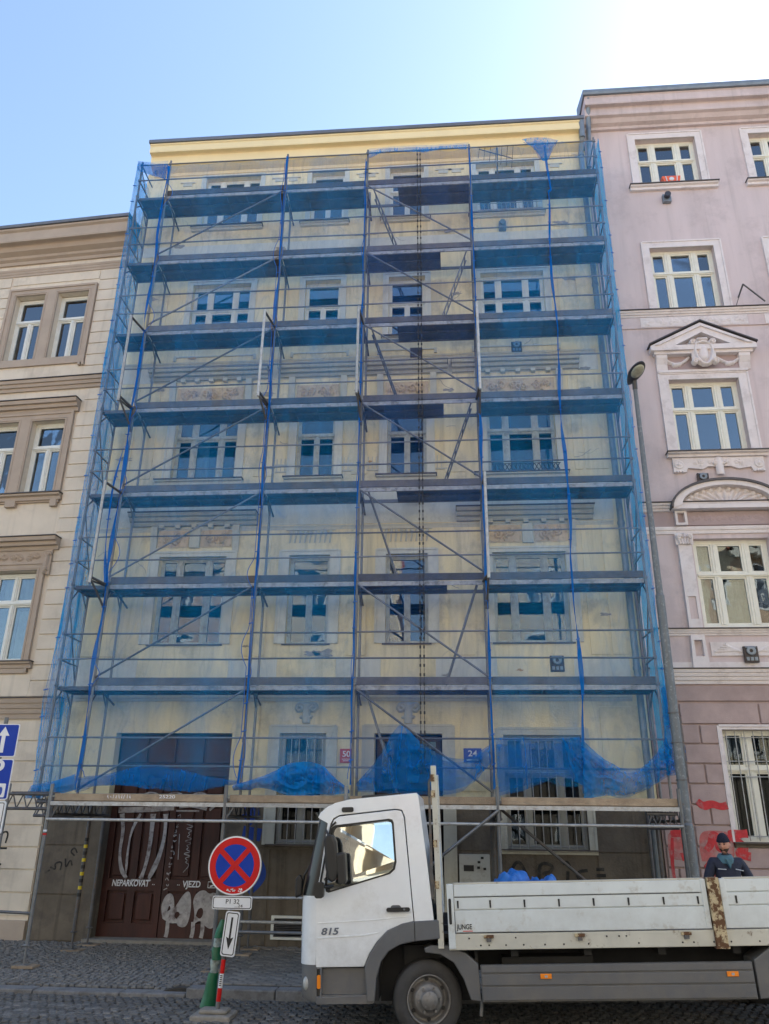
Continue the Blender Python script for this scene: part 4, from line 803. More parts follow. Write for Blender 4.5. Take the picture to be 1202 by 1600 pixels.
    acx = 7.55+dx; arc = [(acx+1.12*math.cos(t), 8.28+.60*math.sin(t)) for t in [math.pi*i/24 for i in range(25)]]; arc2 = [(acx+.92*math.cos(t), 8.36+.42*math.sin(t)) for t in [math.pi*i/24 for i in range(25)]]
    o = MB().slab(arc+arc2[::-1], (), -.24, 0).build('arched_pediment', W, PB)
    arc3 = [(acx+1.15*math.cos(t), 8.30+.63*math.sin(t)) for t in [math.pi*i/24 for i in range(25)]]; MB().slab(arc3+[(p[0], p[1]) for p in arc[::-1]], (), -.28, 0).build('tin_flashing', M['sill'], o)
    sh = [([(acx, 8.32), (acx+.75*math.cos(t), 8.34+.36*math.sin(t))], .035, .8) for t in [math.pi*(i+.5)/13 for i in range(13)]]+[([(acx+.82*math.cos(t)+.0, 8.36+.38*math.sin(t))], .06, 1) for t in [math.pi*(i+.5)/14 for i in range(14)]]+[([(acx-.35, 8.35), (acx+.35, 8.35)], .05, 1)]
    relief(acx-.95, acx+.95, 8.30, 8.82, sh, -.06, .07, .016, mask=lambda a, b: math.hypot((a-acx)/.94, (b-8.34)/.44) < 1).build('shell_relief', W, o)
    MB().box(6.42+dx, 8.68+dx, -.22, 0, 8.27, 8.355).build('cornice_shelf', W, PB)
    MB().box(6.72+dx, 8.38+dx, -.05, 0, 7.96, 8.25).build('frieze_ground', M['mauve_dark'], PB); relief(6.76+dx, 8.34+dx, 8.0, 8.2, scrollwork(6.8+dx, 8.3+dx, 8.02, 8.18, 6, 9), -.05, .02, .018).build('frieze_scrolls', M['mauve_dark'], PB)
    # panel below with leaf sprays
    MB().box(6.84+dx, 8.26+dx, -.03, 0, 5.26, 5.53).build('apron_panel', W, PB)
    lv = []
    for s in (-1, 1):
        for k in range(5): lv.append((smooth([(7.55+dx+s*.14, 5.33), (7.55+dx+s*(.25+.05*k), 5.36+.03*k), (7.55+dx+s*(.40+.06*(4-k)), 5.34+.045*k)], 2), .014, .8))
    relief(6.9+dx, 8.2+dx, 5.27, 5.52, lv, -.03, .03, .013).build('leaf_relief', W, PB)
    vent(PB, 7.56+dx, 5.29, .17, M['ventdark'], y=-.04)
    if ci == 0: vent(PB, 7.18, 9.0, .15, M['ventdark'], y=-.02)
    # ground floor window with bars
    window(PB, 6.82+dx, 8.30+dx, 1.94, 3.88, (.3, .4, .3), .64, WC, GLASSDARK, y=.13, mull=.14, fw=.06); bars(PB, 6.82+dx, 8.30+dx, 1.94, 3.88, 9, (.05, .57, .71, .93), .04, M['whitesteel'])
    surround(PB, 6.82+dx, 8.30+dx, 1.94, 3.88, .07, W, out=.03); winsill(PB, 6.76+dx, 8.40+dx, 1.93, M['stone'], .1, .08)
moulding(PB, 'string_course', W, 5.78, X1, 8.28, 8.44, .14, 3, lip=M['sill']); moulding(PB, 'architrave', W, 5.74, X1, 7.78, 7.93, .07, 2); MB().box(5.56, X1, -.02, 0, 7.94, 8.26).build('frieze_ground', M['mauve_dark'], PB)
MB().box(5.56, 5.78, -.08, 0, 5.0, 7.78).build('corner_pilaster', W, PB)
relief(5.5, 5.82, 7.52, 7.77, [(spiral(5.6, 7.68, .055, 1.4), .02, 1), (spiral(5.76, 7.68, .055, 1.4, 3.1, -1), .02, 1), ([(5.62, 7.55), (5.74, 7.6)], .04, .8)], -.09, .07, .012).build('capital', W, PB)
moulding(PB, 'string_course', W, 5.8, X1, 5.66, 5.78, .10, 3, lip=M['sill']); MB().box(5.56, X1, -.025, 0, 5.0, 5.14).build('plinth_band', W, PB)
moulding(PB, 'string_course', W, 5.56, X1, 4.72, 4.99, .16, 4, lip=M['sill'])
def block(xa, xb, za, zb): MB().slab([(xa, za), (xb, za), (xb, zb), (xa, zb)], (), -.04, .004).build('wall_block', M['mauve_block'], PB, bevel=.014)
block(5.56, 9.4, 4.40, 4.68); block(9.42, 14.3, 4.40, 4.68)
for xa, xb in ((5.56, 6.07), (6.10, 7.53), (7.56, 9.2), (9.23, 10.6), (10.63, 12.2), (12.23, 14.3)): block(xa, xb, 3.99, 4.35)
for i in range(9):
    zb = 3.955-i*.352; za = zb-.325
    if zb < .9: break
    spans = ((5.56, 6.07), (6.10, 6.40), (6.43, 6.74)) if i % 2 == 0 else ((5.56, 5.72), (5.75, 6.08), (6.11, 6.74))
    if zb < 1.9: spans = spans[:2]+((spans[1][1]+.03, 7.4), (7.43, 8.6))
    for xa, xb in spans: block(xa, xb, za, zb)
    for k in (1, 2): 
        q = 6.74+2.82*(k-1); block(q+1.64, q+2.2, za, zb); block(q+2.23, q+2.82, za, zb)
MB().box(5.56, X1, -.09, 0, -.1, .8).build('base_course', M['mauve_dark'], PB)
for bx, bz in ((7.34, 16.58), (7.42, 12.66)):
    o = MB().box(bx-.1, bx+.1, -.1, 0, bz-.13, bz+.1).build('wall_vent', M['tinlight'], PB, bevel=.01); MB().tube((bx, -.2, bz+.02), (bx, -.1, bz+.02), .075, 14).build('vent_cap', M['lampgrey'], o)
# red spray paint
blob([(6.15, 1.62), (6.13, 1.85), (6.18, 2.11), (6.45, 2.13), (6.73, 2.10), (6.735, 1.85), (6.72, 1.66), (6.4, 1.6)], material=M['sprayredthin'], y=-.0415, par=PB); blob([(5.60, 1.66), (5.59, 1.9), (5.62, 2.1), (5.85, 2.12), (6.04, 2.06), (6.03, 1.8), (6.0, 1.66), (5.8, 1.62)], material=M['sprayredthin'], y=-.0415, par=PB)
blob([(6.15, 1.06), (6.14, 1.3), (6.2, 1.52), (6.5, 1.56), (6.7, 1.5), (6.7, 1.2), (6.6, 1.0), (6.3, .98)], material=M['sprayredthin'], y=-.0415, par=PB)
for pts, wd in (([(5.66, 2.06), (5.85, 2.08), (5.95, 2.0), (5.88, 1.85), (5.95, 1.72), (5.8, 1.68)], .09), ([(6.25, 1.8), (6.35, 1.9), (6.4, 2.08), (6.5, 1.95), (6.45, 1.82), (6.58, 1.85), (6.65, 2.05)], .09), ([(6.66, 2.06), (7.0, 2.08)], .10), ([(6.72, 2.02), (6.95, 1.82), (6.75, 1.75), (7.0, 1.7)], .10),
                ([(6.2, 2.62), (6.3, 2.52), (6.45, 2.58), (6.6, 2.52), (6.72, 2.55)], .09), ([(5.68, 2.0), (5.62, 1.5), (5.66, 1.2)], .04), ([(6.2, 1.5), (6.35, 1.62), (6.45, 1.3), (6.55, 1.62), (6.6, 1.3)], .09), ([(6.28, 1.1), (6.5, 1.2), (6.6, 1.05)], .1), ([(5.78, 1.2), (6.0, 1.3), (5.9, 1.05)], .12), ([(6.2, 1.2), (6.25, 1.45)], .05)):
    stroke(pts, (wd*1.1, wd*1.6, wd*1.3, wd*1.5), M['sprayred'], y=-.044, k=4, par=PB)
# flag holder / cable bracket
m = MB(); m.tube((8.62, 0, 13.6), (8.62, -.35, 13.7), .02); m.tube((8.62, -.35, 13.7), (9.1, -.2, 13.32), .018); m.tube((8.62, -.35, 13.7), (8.5, -.05, 13.3), .008); m.build('flag_bracket', M['oldsteel'], PB)
cr = thing('flower_box', (7.6, -.05, 17.02), 'small orange red box on the sill of the top mauve window', 'box')
MB().slab([(7.32, 17.02), (7.70, 17.02), (7.74, 17.22), (7.28, 17.22)], (), -.13, .06).build('box', M['crate'], cr, bevel=.01)
m = MB(); m.lathe((7.51, -.13, 17.12), (0, -1, 0), [(.06, 0), (.06, .006), (0, .008)], 14)
for k in (-1, 1): m.tube((7.51+k*.12, -.135, 17.05), (7.51+k*.14, -.135, 17.2), .012)
m.build('pale_pattern', M['white'], cr)

# ================================================================== HOUSES OPPOSITE (seen in the window reflections)
def opposite(x0, x1, h, mt, label, n, y=-23.0):
    b = thing('apartment_house', ((x0+x1)/2, y, 0), label, 'building', 'houses across the street')
    MB().box(x0, x1, y-11, y-.3, -.1, h).build('wall', mt, b)
    hs = []; fl = [1.6, 5.3, 9.0, 12.4]; dx = (x1-x0)/n
    for z in fl:
        for i in range(n): cx = x0+dx*(i+.5); hs.append((cx-.55, cx+.55, z, z+1.9))
    MB().slab([(x0, 0), (x1, 0), (x1, h), (x0, h)], [[(a, c), (a, d), (bb, d), (bb, c)] for a, bb, c, d in hs], y-.28, y).build('facade', mt, b)
    me = MB().slab([(-.62, -.08), (.62, -.08), (.62, 1.98), (-.62, 1.98)], [[(-.5, .05), (-.5, 1.2), (-.04, 1.2), (-.04, .05)], [(.04, .05), (.04, 1.2), (.5, 1.2), (.5, .05)], [(-.5, 1.3), (-.5, 1.85), (.5, 1.85), (.5, 1.3)]], 0, .05).mesh(); me.materials.append(M['winwhite'])
    for a, bb, c, d in hs:
        o = bpy.data.objects.new('window', me); COL.objects.link(o); o.parent = b; o.location = ((a+bb)/2-b.location.x, -.02, c)
    MB().box(x0+.1, x1-.1, y-.26, y-.2, .5, h-.5).build('sky_tinted_sheet', M['opp_sky_tint'], b)
    MB().slab([(x0, 0), (x1, 0), (x1, 4.35), (x0, 4.35)], [[(a, c), (a, d), (bb, d), (bb, c)] for a, bb, c, d in hs if c < 3], y, y+.06).build('added_dark_base', M['stone'], b)  # unseen dark base, added to keep the ground floor window reflections dark
    for z, o_ in ((h-.5, .5), (4.4, .2), (8.3, .15)): MB().box(x0, x1, y, y+o_, z, z+.35).build('cornice', M['cream_trim'], b)
    MB().add([(x0, y+.4, h), (x1, y+.4, h), (x1, y-5.5, h+3.5), (x0, y-5.5, h+3.5), (x0, y-11, h), (x1, y-11, h)], [(0, 1, 2, 3), (3, 2, 5, 4), (0, 3, 4), (1, 5, 2)]).build('roof', M['roofred'], b)
opposite(-24, -9, 15, M['opp2'], 'leftmost ochre house across the street behind the photographer', 7)
opposite(-9, -1.0, 16.4, M['opp'], 'wide cream house straight across the street from the scaffold', 4)
opposite(2.6, 16, 17.0, M['opp'], 'lower cream house across the street facing the mauve house', 5)
opposite(16, 30, 15.5, M['opp2'], 'rightmost ochre house across the street behind the photographer', 6)

# ================================================================== SCAFFOLD
SX = [-5.73, -5.0, -2.0, 0.0, 2.5, 5.5]; SF, SB = -1.0, -.30; Z0 = 2.55; LV = [Z0+2*k for k in range(8)]
SC = thing('scaffold', (0, -.65, .1), 'tall steel frame scaffold with decks and guard rails across the yellow facade', 'scaffold')
def couple(m, x, y, z): m.lathe((x, y, z-.035), (0, 0, 1), [(.03, 0), (.04, .01), (.04, .06), (.03, .07)], 8)
rnd = random.Random(21)
for i, x in enumerate(SX):
    for y in (SF, SB):
        m = MB(); top = 17.68 if y == SF else 17.0
        for k in range(8):
            z0 = LV[k]; z1 = LV[k+1] if k < 7 else top
            m.tube((x+rnd.uniform(-.006, .006), y, z0), (x+rnd.uniform(-.006, .006), y, z1), .026, 8)
            couple(m, x, y, z0+.02)
            if y == SF:
                for zz in (.5, 1.0): m.box(x-.03, x+.03, y-.045, y-.02, z0+zz-.03, z0+zz+.03)
        m.build('standard', M['galv'], SC)
    for k in range(8):                                               # transverse head of each frame
        m = MB(); m.tube((x, SF, LV[k]-.04), (x, SB, LV[k]-.04), .024, 8); m.tube((x, SF, LV[k]-.32), (x, SF+.25, LV[k]-.05), .016, 6); m.tube((x, SB, LV[k]-.32), (x, SB-.25, LV[k]-.05), .016, 6)
        m.build('transom_tube', M['galv'], SC)
        if k and i in (1, 2, 3, 4): MB().tube((x+.02, SB-.3, LV[k]-.06), (x+.02, .0, LV[k]-.22), .02, 6).build('wall_tie', M['oldsteel'], SC)
def deckplank(x0, x1, y0, y1, z):
    m = MB(); m.box(x0, x1, y0, y1, z-.035, z); m.box(x0, x1, y0, y0+.02, z-.075, z-.035); m.box(x0, x1, y1-.02, y1, z-.075, z-.035)
    n = int((x1-x0)/.5)
    for i in range(1, n+1): x = x0+(x1-x0)*i/(n+1); m.box(x-.015, x+.015, y0+.02, y1-.02, z-.06, z-.035)
    return m
for k in range(1, 8):
    z = LV[k]
    for i in range(5):
        a, b = SX[i]+.03, SX[i+1]-.03
        if i == 3:                                                   # ladder bay: hatch decks, one end left open
            left = k % 2 == 1; ha, hb = (a+.72, b) if left else (a, b-.72)
            for y0, y1 in ((SF+.04, SF+.34), (SF+.35, SB-.02)): deckplank(ha, hb, y0, y1, z).build('hatch_deck', M['deck'], SC)
            oa, ob = (a, a+.72) if left else (b-.72, b)
            m = MB(); m.box(oa, ob, SF+.02, SF+.05, z-.07, z); m.box(oa, ob, SB-.05, SB-.02, z-.07, z); m.build('hatch_frame', M['galv'], SC)
            xt, xb = (a+.12, a+.78) if left else (b-.12, b-.78)
            m = MB()
            for yy_ in (-.80, -.48):
                m.tube((xt, yy_, z+.05), (xb, yy_, z-1.95), .018, 6)
            for s in range(8): t = (s+.5)/8; m.tube((xt+(xb-xt)*t, -.80, z-2*t+.05), (xt+(xb-xt)*t, -.48, z-2*t+.05), .012, 6)
            m.build('ladder', M['galv'], SC)
        else:
            for y0, y1 in ((SF+.04, SF+.34), (SF+.35, SB-.02)): deckplank(a, b, y0, y1, z+rnd.uniform(0, .004)).build('deck_plank', M['deck'], SC)
        if i > 0:
            MB().slab([(a, z+.01), (b, z+.01+rnd.uniform(-.01, .01)), (b, z+.15), (a, z+.155)], (), SF-.005, SF+.028).build('toe_board', M['toe'], SC)
            MB().box(a, b, SF+.005, SF+.035, z-.085, z-.002).build('deck_edge', M['edge'], SC)
        for h in (.5, 1.0):
            m = MB(); dz = rnd.uniform(-.02, .02); m.tube((SX[i], SF-.03, z+h), (SX[i+1], SF-.03, z+h+dz), .017, 8); m.build('guard_rail', M['galv'], SC)
    for x in (SX[0], SX[5]):
        for h in (.5, 1.0): MB().tube((x, SF, z+h), (x, SB, z+h), .017, 8).build('end_rail', M['galv'], SC)
        MB().tube((x, SB, z+.2), (x, SF, z+1.6 if k < 7 else z+.9), .014, 6).build('end_brace', M['galv'], SC)
for i in range(5):                                                   # base level rails
    for h in (.55, 1.05): MB().tube((SX[i], SF-.03, LV[0]+h), (SX[i+1], SF-.03, LV[0]+h), .017, 8).build('guard_rail', M['galv'], SC)
for k in range(0, 7):                                                # long diagonals
    MB().tube((SX[1]+.03, SF-.06, LV[k]+.15), (SX[2]-.03, SF-.06, LV[k+1]-.08), .02, 8).build('diagonal_brace', M['galv'], SC)
    MB().tube((SX[3]+.03, SF-.06, LV[k+1]-.08), (SX[4]-.03, SF-.06, LV[k]+.15), .02, 8).build('diagonal_brace', M['galv'], SC)
def outrigger(x, k0, k1, dx=-.10):
    m = MB(); zt, zb = LV[k1]-.02, LV[k0]-.02; y = -1.62
    m.tube((x+dx, y, zb-.12), (x+dx, y, zt+.03), .030, 8); m.build('outrigger_post', M['whitesteel'], SC)
    MB().tube((x, SF, zt), (x+dx, y, zt), .026, 8).build('outrigger_arm', M['oldsteel'], SC); m = MB(); m.tube((x, SF, zb), (x+dx, y, zb), .026, 8); m.tube((x, SF, zb-.5), (x+dx, y, zb-.02), .022, 8); m.tube((x-.06, SF, zb), (x+dx-.02, y, zb-.06), .02, 8); m.tube((x, SF-.03, zb-.55), (x, SF-.03, zb+.05), .035, 8); m.build('outrigger_bracket', M['oldsteel'], SC)
outrigger(-5.0, 4, 5); outrigger(-5.0, 2, 3); outrigger(-2.0, 4, 5); outrigger(0, 4, 5, -.04); outrigger(2.5, 4, 5, .0); outrigger(2.5, 2, 3, .02)
# --- the wide portal level over the pavement
PF = -2.6
LPX = [-5.42, -4.70, -1.82, .1, 2.46, 5.2]
for x in LPX:
    for y in (PF, SF-.02, SB-.1):
        if x == -5.42 and y != PF: continue
        m = MB(); g = PZ if y > KY else 0; g += gz(x); m.tube((x, y, g+.28), (x, y, 2.72 if y == PF else 2.5), .03, 10); m.tube((x, y, g+.03), (x, y, g+.32), .018, 8); m.lathe((x, y, g+.27), (0, 0, 1), [(.018, 0), (.05, .01), (.05, .03), (.018, .04)], 10)
        m.tube((x-.06, y, g+.285), (x+.06, y, g+.285), .012, 6)
        m.build('standard', M['galv'] if y == PF else M['oldsteel'], SC); MB().box(x-.075, x+.075, y-.075, y+.075, g+.028, g+.036).build('base_plate', M['galv'], SC)
        MB().box(x-.13, x+.2, y-.12, y+.12, g-.004, g+.028).build('sole_board', M['wood'], SC)
def lattice(p, q, h, n, name='lattice_girder'):
    p, q = Vector(p), Vector(q); m = MB(); dn = Vector((0, 0, -h)); m.tube(p, q, .024, 8); m.tube(p+dn, q+dn, .024, 8)
    for i in range(n):
        a = p.lerp(q, i/n); b = p.lerp(q, (i+.5)/n); c = p.lerp(q, (i+1)/n); m.tube(a+dn, b, .011, 5); m.tube(b, c+dn, .011, 5)
    return m.build(name, M['oldsteel'], SC)
lattice((-5.42, PF, 2.56), (-4.72, PF, 2.56), .22, 4)
for x in LPX[1:]: lattice((x+.04, PF, 2.50), (x+.04, -.3, 2.50), .24, 8)
lattice((4.7, PF+.05, 2.36), (5.16, PF+.05, 2.36), .2, 3); lattice((-5.4, PF+.9, 2.46), (-4.7, PF+.9, 2.46), .22, 4)
for a, b in zip(LPX[1:-1], LPX[2:]):
    MB().box(a+.02, b-.02, PF-.02, PF+.03, 2.395, 2.455).build('platform_edge_beam', M['whitesteel'], SC)
    for z, r_ in ((2.185, .022),): MB().tube((a, PF-.03, z), (b, PF-.03, z), r_, 8).build('ledger_tube', M['whitesteel'], SC)
    MB().slab([(a+.06, 2.47), (b-.02, 2.47), (b-.02, 2.575+rnd.uniform(-.008, .008)), (a+.06, 2.575)], (), PF+.02, PF+.055).build('toe_plank', M['wood'], SC)
    for j in range(5):
        y0 = PF+.06+j*.32; MB().box(a+.02+rnd.uniform(-.03, .03), b-.02, y0, y0+.30, 2.455, 2.495).build('platform_plank', M['wood'], SC)
MB().box(-5.4, -4.72, PF+.06, PF+.36, 2.56, 2.60).build('platform_plank', M['toe'], SC)
MB().tube((1.68, PF-.04, 1.80), (2.46, PF-.04, 2.38), .024, 8).build('portal_brace', M['galv'], SC); MB().tube((-1.0+2.3, PF-.04, 1.5), (1.7, PF-.04, 1.82), .024, 8).build('portal_brace', M['galv'], SC)
MB().tube((2.5, -1.9, 2.45), (4.3, -1.7, 1.0), .024, 8).build('portal_brace', M['oldsteel'], SC)
MB().tube((-5.42, PF, 2.3), (-5.9, PF+.1, 1.4), .022, 8).build('portal_brace', M['oldsteel'], SC)
MB().tube((-1.82, -1.05, .62), (.1, -1.05, .62), .024, 8).build('ledger_tube', M['whitesteel'], SC); MB().tube((-1.82, -2.5, .64), (.1, -2.5, .64), .024, 8).build('ledger_tube', M['galv'], SC)
MB().tube((-1.8, -2.5, 1.10), (.1, -2.5, 1.12), .02, 8).build('ledger_tube', M['whitesteel'], SC); MB().tube((-5.5, PF, .86), (-4.7, PF, .84), .022, 8).build('ledger_tube', M['galv'], SC)
for x in (-4.66, -1.80): # short lines of bracing under the platform
    MB().tube((x, PF+.02, 2.2), (x+.15, PF+.02, 2.45), .014, 6).build('portal_brace', M['galv'], SC)
for j in range(9):
    z = .95+j*.11; MB().lathe((-4.70, SF-.02, z), (0, 0, 1), [(.034, 0), (.034, .055)], 10).build('warning_tape', M['yel'] if j % 2 else M['ink'], SC)
for z in (1.95, 2.0): MB().lathe((-4.70, PF, z), (0, 0, 1), [(.033, 0), (.033, .03)], 10).build('sticker', M['red'] if z < 2 else M['white'], SC)
rk = random.Random(9)                                               # worn, unreadable paint marks on the plank, and a number
for i in range(9):
    x = -3.75+i*.045; MB().ribbon([(x+rk.uniform(-.012, .012), 2.50+rk.uniform(0, .07)) for _ in range(4)], .008, PF+.017).build('paint_mark', M['white'], SC, fix=False)
text('lettering', '25220', -2.78, 2.535, .07, PF+.018, M['white'], SC, width=.26)
# hoist chains
hc = thing('hoist_chain', (1.27, -1.15, 3.0), 'pair of long dark hoist chains hanging down the scaffold beside the entrance bay', 'chain')
for s in (-.035, .035):
    m = MB()
    for i in range(170):
        z = 2.99+i*.085; a = 0 if i % 2 else 1
        m.box(1.265+s-(.016 if a else .006), 1.265+s+(.016 if a else .006), -1.15-(.006 if a else .016), -1.15+(.006 if a else .016), z, z+.055)
        m.tube((1.265+s, -1.15, z+.05), (1.265+s, -1.15, z+.09), .006, 4, cap=False)
    m.build('chain_strand', M['rope'], hc)

# ================================================================== NETTING
def nz(x, z, s=1.0, o=0): return noise.noise(Vector((x*s+o, z*s, o*1.7)))
def netsheet(name, label, material, xl, xr, zb, zt, y=-1.07, nx=26, nzn=110, amp=.035, group=None, seed=0.0, uaxis='x'):
    """xl/xr/zb/zt may be functions: the sides and hems of a hanging sheet"""
    fx0 = xl if callable(xl) else (lambda z: xl); fx1 = xr if callable(xr) else (lambda z: xr)
    fb = zb if callable(zb) else (lambda u: zb); ft = zt if callable(zt) else (lambda u: zt)
    vs = []
    for j in range(nzn+1):
        for i in range(nx+1):
            u = i/nx; v = j/nzn; z = fb(u)*(1-v)+ft(u)*v; x = fx0(z)*(1-u)+fx1(z)*u
            d = amp*(nz(x, z, 1.1, seed)+.5*nz(x, z*.4, 3.2, seed+3)+.25*nz(x, z, 6, seed+5)); edge = min(u, 1-u)
            d *= .35+1.6*min(edge, .4)
            sag = .03*abs(math.sin((z-Z0)*math.pi/2))
            if uaxis == 'x': vs.append((x, y-.02+d-sag*.3, z))
            else: vs.append((y+d, x, z))
    fs = [(j*(nx+1)+i, j*(nx+1)+i+1, (j+1)*(nx+1)+i+1, (j+1)*(nx+1)+i) for j in range(nzn) for i in range(nx)]
    o = MB().add(vs, fs, True).build(name, material, None, fix=False); tag(o, label, 'safety net', 'blue net sheets hung on the scaffold'); return o
def lens(xc, side, n=1.0, a=.10, seed=0):
    rnd_ = random.Random(seed); L = []
    for k in range(9):
        z0 = 2.6+k*1.9+rnd_.uniform(0, .4); h = rnd_.uniform(.35, .9); L.append((z0, h, rnd_.uniform(.3, 1)*a))
    def f(z):
        e = 0
        for z0, h, aa in L:
            if z0 < z < z0+h: e = max(e, aa*math.sin(math.pi*(z-z0)/h))
        return xc+side*e
    return f
hem = lambda a, b, c, s: (lambda u: a+(b-a)*u+c*math.sin(u*math.pi)+.05*math.sin(u*9+s))
top = lambda z, s, a=.05: (lambda u: z-a*abs(math.sin(u*7+s))-.03*math.sin(u*23+s))
NG = 'blue scaffold nets'
xl_bulge = lambda z: -5.80-(.09*max(0, 1-abs(z-4.3)/1.4))
n1 = netsheet('safety_net', 'narrow blue net strip on the leftmost short scaffold bay', NET, xl_bulge, lens(-5.03, -1, a=.05, seed=2), hem(2.52, 2.66, .04, 0), 17.60, nx=12, seed=1)
n0 = netsheet('safety_net', 'blue net closing the left end of the scaffold beside the beige house', NETEND, -1.06, -.12, lambda u: 2.55+.2*u, 17.55, y=-5.84, nx=10, seed=2, uaxis='y')
n2 = netsheet('safety_net', 'blue net over the wide bay in front of the brown gate', NET, lens(-5.0, 1, a=.22, seed=4), lens(-2.04, -1, a=.13, seed=5), hem(2.66, 2.84, .10, 1), top(17.44, 0, .03), seed=3)
n3 = netsheet('safety_net', 'blue net over the narrow bay above the red house number', NET, lens(-1.98, 1, a=.06, seed=6), lens(-.03, -1, a=.05, seed=7), hem(2.80, 2.72, .15, 2), top(17.46, 1, .05), nx=20, seed=4)
n4 = netsheet('safety_net', 'thin almost clear net over the ladder bay with the chains', NETTHIN, .03, 2.47, hem(2.9, 2.9, .1, 3), top(17.48, 2, .08), nx=20, seed=5)
rib = lambda z: 4.10+.013*(z-4)+.03*math.sin(z*1.7)+(.06 if z > 16 else 0)
n5 = netsheet('safety_net', 'blue net between the ladder bay and the twisted seam on the right', NET, 2.53, lambda z: rib(z)-.02, hem(2.85, 2.8, .06, 4), top(17.50, 3, .1), nx=18, seed=6)
n6 = netsheet('safety_net', 'blue net right of the twisted seam in front of the downpipe', NET, lambda z: rib(z)+.02, lambda z: 5.58-(.0 if z > 4.4 else -.04), hem(3.0, 3.2, -.1, 5), top(17.50, 4, .08), nx=16, seed=7)
n7 = netsheet('safety_net', 'bright blue net closing the right end of the scaffold by the lamp post', NETEND, -1.06, -.1, lambda u: 3.3, 17.6, y=5.60, nx=10, seed=8, uaxis='y')
n7.data.materials.clear(); n7.data.materials.append(netmat('right_end_netting', .60, (.015, .46, .78), .25))
def hemcord(par, f, z0=2.9, z1=17.3, y=-1.10):
    m = MB(); n = int((z1-z0)/.09); pts = [(f(z0+(z1-z0)*i/n), y, z0+(z1-z0)*i/n) for i in range(n+1)]
    m.path(pts, .008, 5); m.build('hem_cord', M['tarp'], par)
hemcord(n2, lens(-5.0, 1, a=.22, seed=4)); hemcord(n2, lens(-2.04, -1, a=.13, seed=5)); hemcord(n3, lens(-1.98, 1, a=.06, seed=6)); hemcord(n3, lens(-.03, -1, a=.05, seed=7))
# twisted seams and tie cords
def seam(par, xf, z0, z1, wd, y=-1.12, seed=0, material=None):
    pts = []; n = int((z1-z0)/.06); L = []; Rr = []
    for i in range(n+1):
        z = z0+(z1-z0)*i/n; x = xf(z)+.025*nz(0, z, 1.3, seed); t = z*3.1+seed; ww = wd*(.35+.65*abs(math.sin(t*.7)))*(.7+.6*nz(1, z, .8, seed+2)); L.append((x-ww/2, y+.03*math.sin(t), z)); Rr.append((x+ww/2, y-.03*math.sin(t), z))
    fs = [(i, i+1, n+2+i, n+1+i) for i in range(n)]
    o = MB().add(L+Rr, fs, True).build('twisted_seam', material or NETSEAM, par, fix=False)
    m = MB(); zz = z0+.4; r_ = random.Random(seed)
    while zz < z1: x = xf(zz); m.tube((x-.03, y-.02, zz), (x+.035, y+.03, zz+.03), .012, 5); zz += r_.choice((.5, 1.0, .95))
    m.build('tie', M['tarp'], par)
seam(n2, lambda z: -5.0+.02*math.sin(z*2.3), 2.7, 17.4, .085, seed=1); seam(n3, lambda z: -2.0+.015*math.sin(z*1.9), 2.8, 17.5, .06, seed=2); seam(n4, lambda z: 0.0-.02, 2.8, 17.2, .045, seed=3); seam(n5, lambda z: 2.5, 2.75, 17.5, .075, seed=4); seam(n6, rib, 3.0, 17.4, .085, seed=5)
seam(n1, lambda z: xl_bulge(z)+.01, 2.6, 17.5, .05, seed=6, material=NETEND); seam(n7, lambda z: 5.585, 3.4, 17.5, .05, seed=7, material=NETEND)
seam(n2, lambda z: -5.0-.16*math.sin((z-6.5)*.9)*(6.5 < z < 10), 6.5, 10, .06, seed=9)
# bunched and doubled pieces near the hem
def drape(label, topc, botc, material, y=-1.12, amp=.10, nx=90, nv=36, seed=0, ys=None):
    def ev(c, u):
        n = len(c)-1; f = min(u*n, n-1e-6); i = int(f); t = f-i; return (c[i][0]*(1-t)+c[i+1][0]*t, c[i][1]*(1-t)+c[i+1][1]*t)
    topc, botc = smooth(topc, 2), smooth(botc, 2)
    def layer(seed, y, amp, s0, s1):
      vs = []
      for j in range(nv+1):
        for i in range(nx+1):
            u, v = i/nx, s0+(s1-s0)*j/nv; a = ev(topc, u); b = ev(botc, u); x = a[0]*(1-v)+b[0]*v; z = a[1]*(1-v)+b[1]*v
            rg = 1-abs(nz(x*.6+z*1.2, z*.5-x, 3.4, seed+1))*2.2; r2 = 1-abs(nz(x+z*.5, z, 9, seed+2))*2.2; r3 = nz(x, z, 22, seed+5)
            d = amp*(nz(x, z, 2.0, seed)*.8+.55*rg+.3*r2+.12*r3)*math.sin(math.pi*min(1, max(.0, v*.85+.1)))
            vs.append((x+.03*nz(x, z, 5, seed+9), y-abs(d), z+.035*nz(x, z, 4, seed+4)*min(1, 3*v+.2)))
      fs = [(j*(nx+1)+i, j*(nx+1)+i+1, (j+1)*(nx+1)+i+1, (j+1)*(nx+1)+i) for j in range(nv) for i in range(nx)]
      return vs, fs
    vs, fs = layer(seed, y, amp, 0, 1); o = MB().add(vs, fs, True).build('bunched_net', material, None, fix=False); tag(o, label, 'safety net', 'bunched and doubled pieces of blue net')
    vs, fs = layer(seed+20, y+.035, amp*.7, .12, .93); MB().add(vs, fs, True).build('inner_fold', NETMID, o, fix=False); return o
drape('doubled blue net hem sagging low across the brown gate', [(-5.0, 2.9), (-4.4, 2.95), (-3.7, 3.15), (-3.1, 3.05), (-2.5, 2.9), (-2.05, 2.86)], [(-5.0, 2.64), (-4.5, 2.78), (-3.6, 2.71), (-3.0, 2.66), (-2.5, 2.70), (-2.05, 2.80)], NETMID, y=-1.10, amp=.03, seed=1)
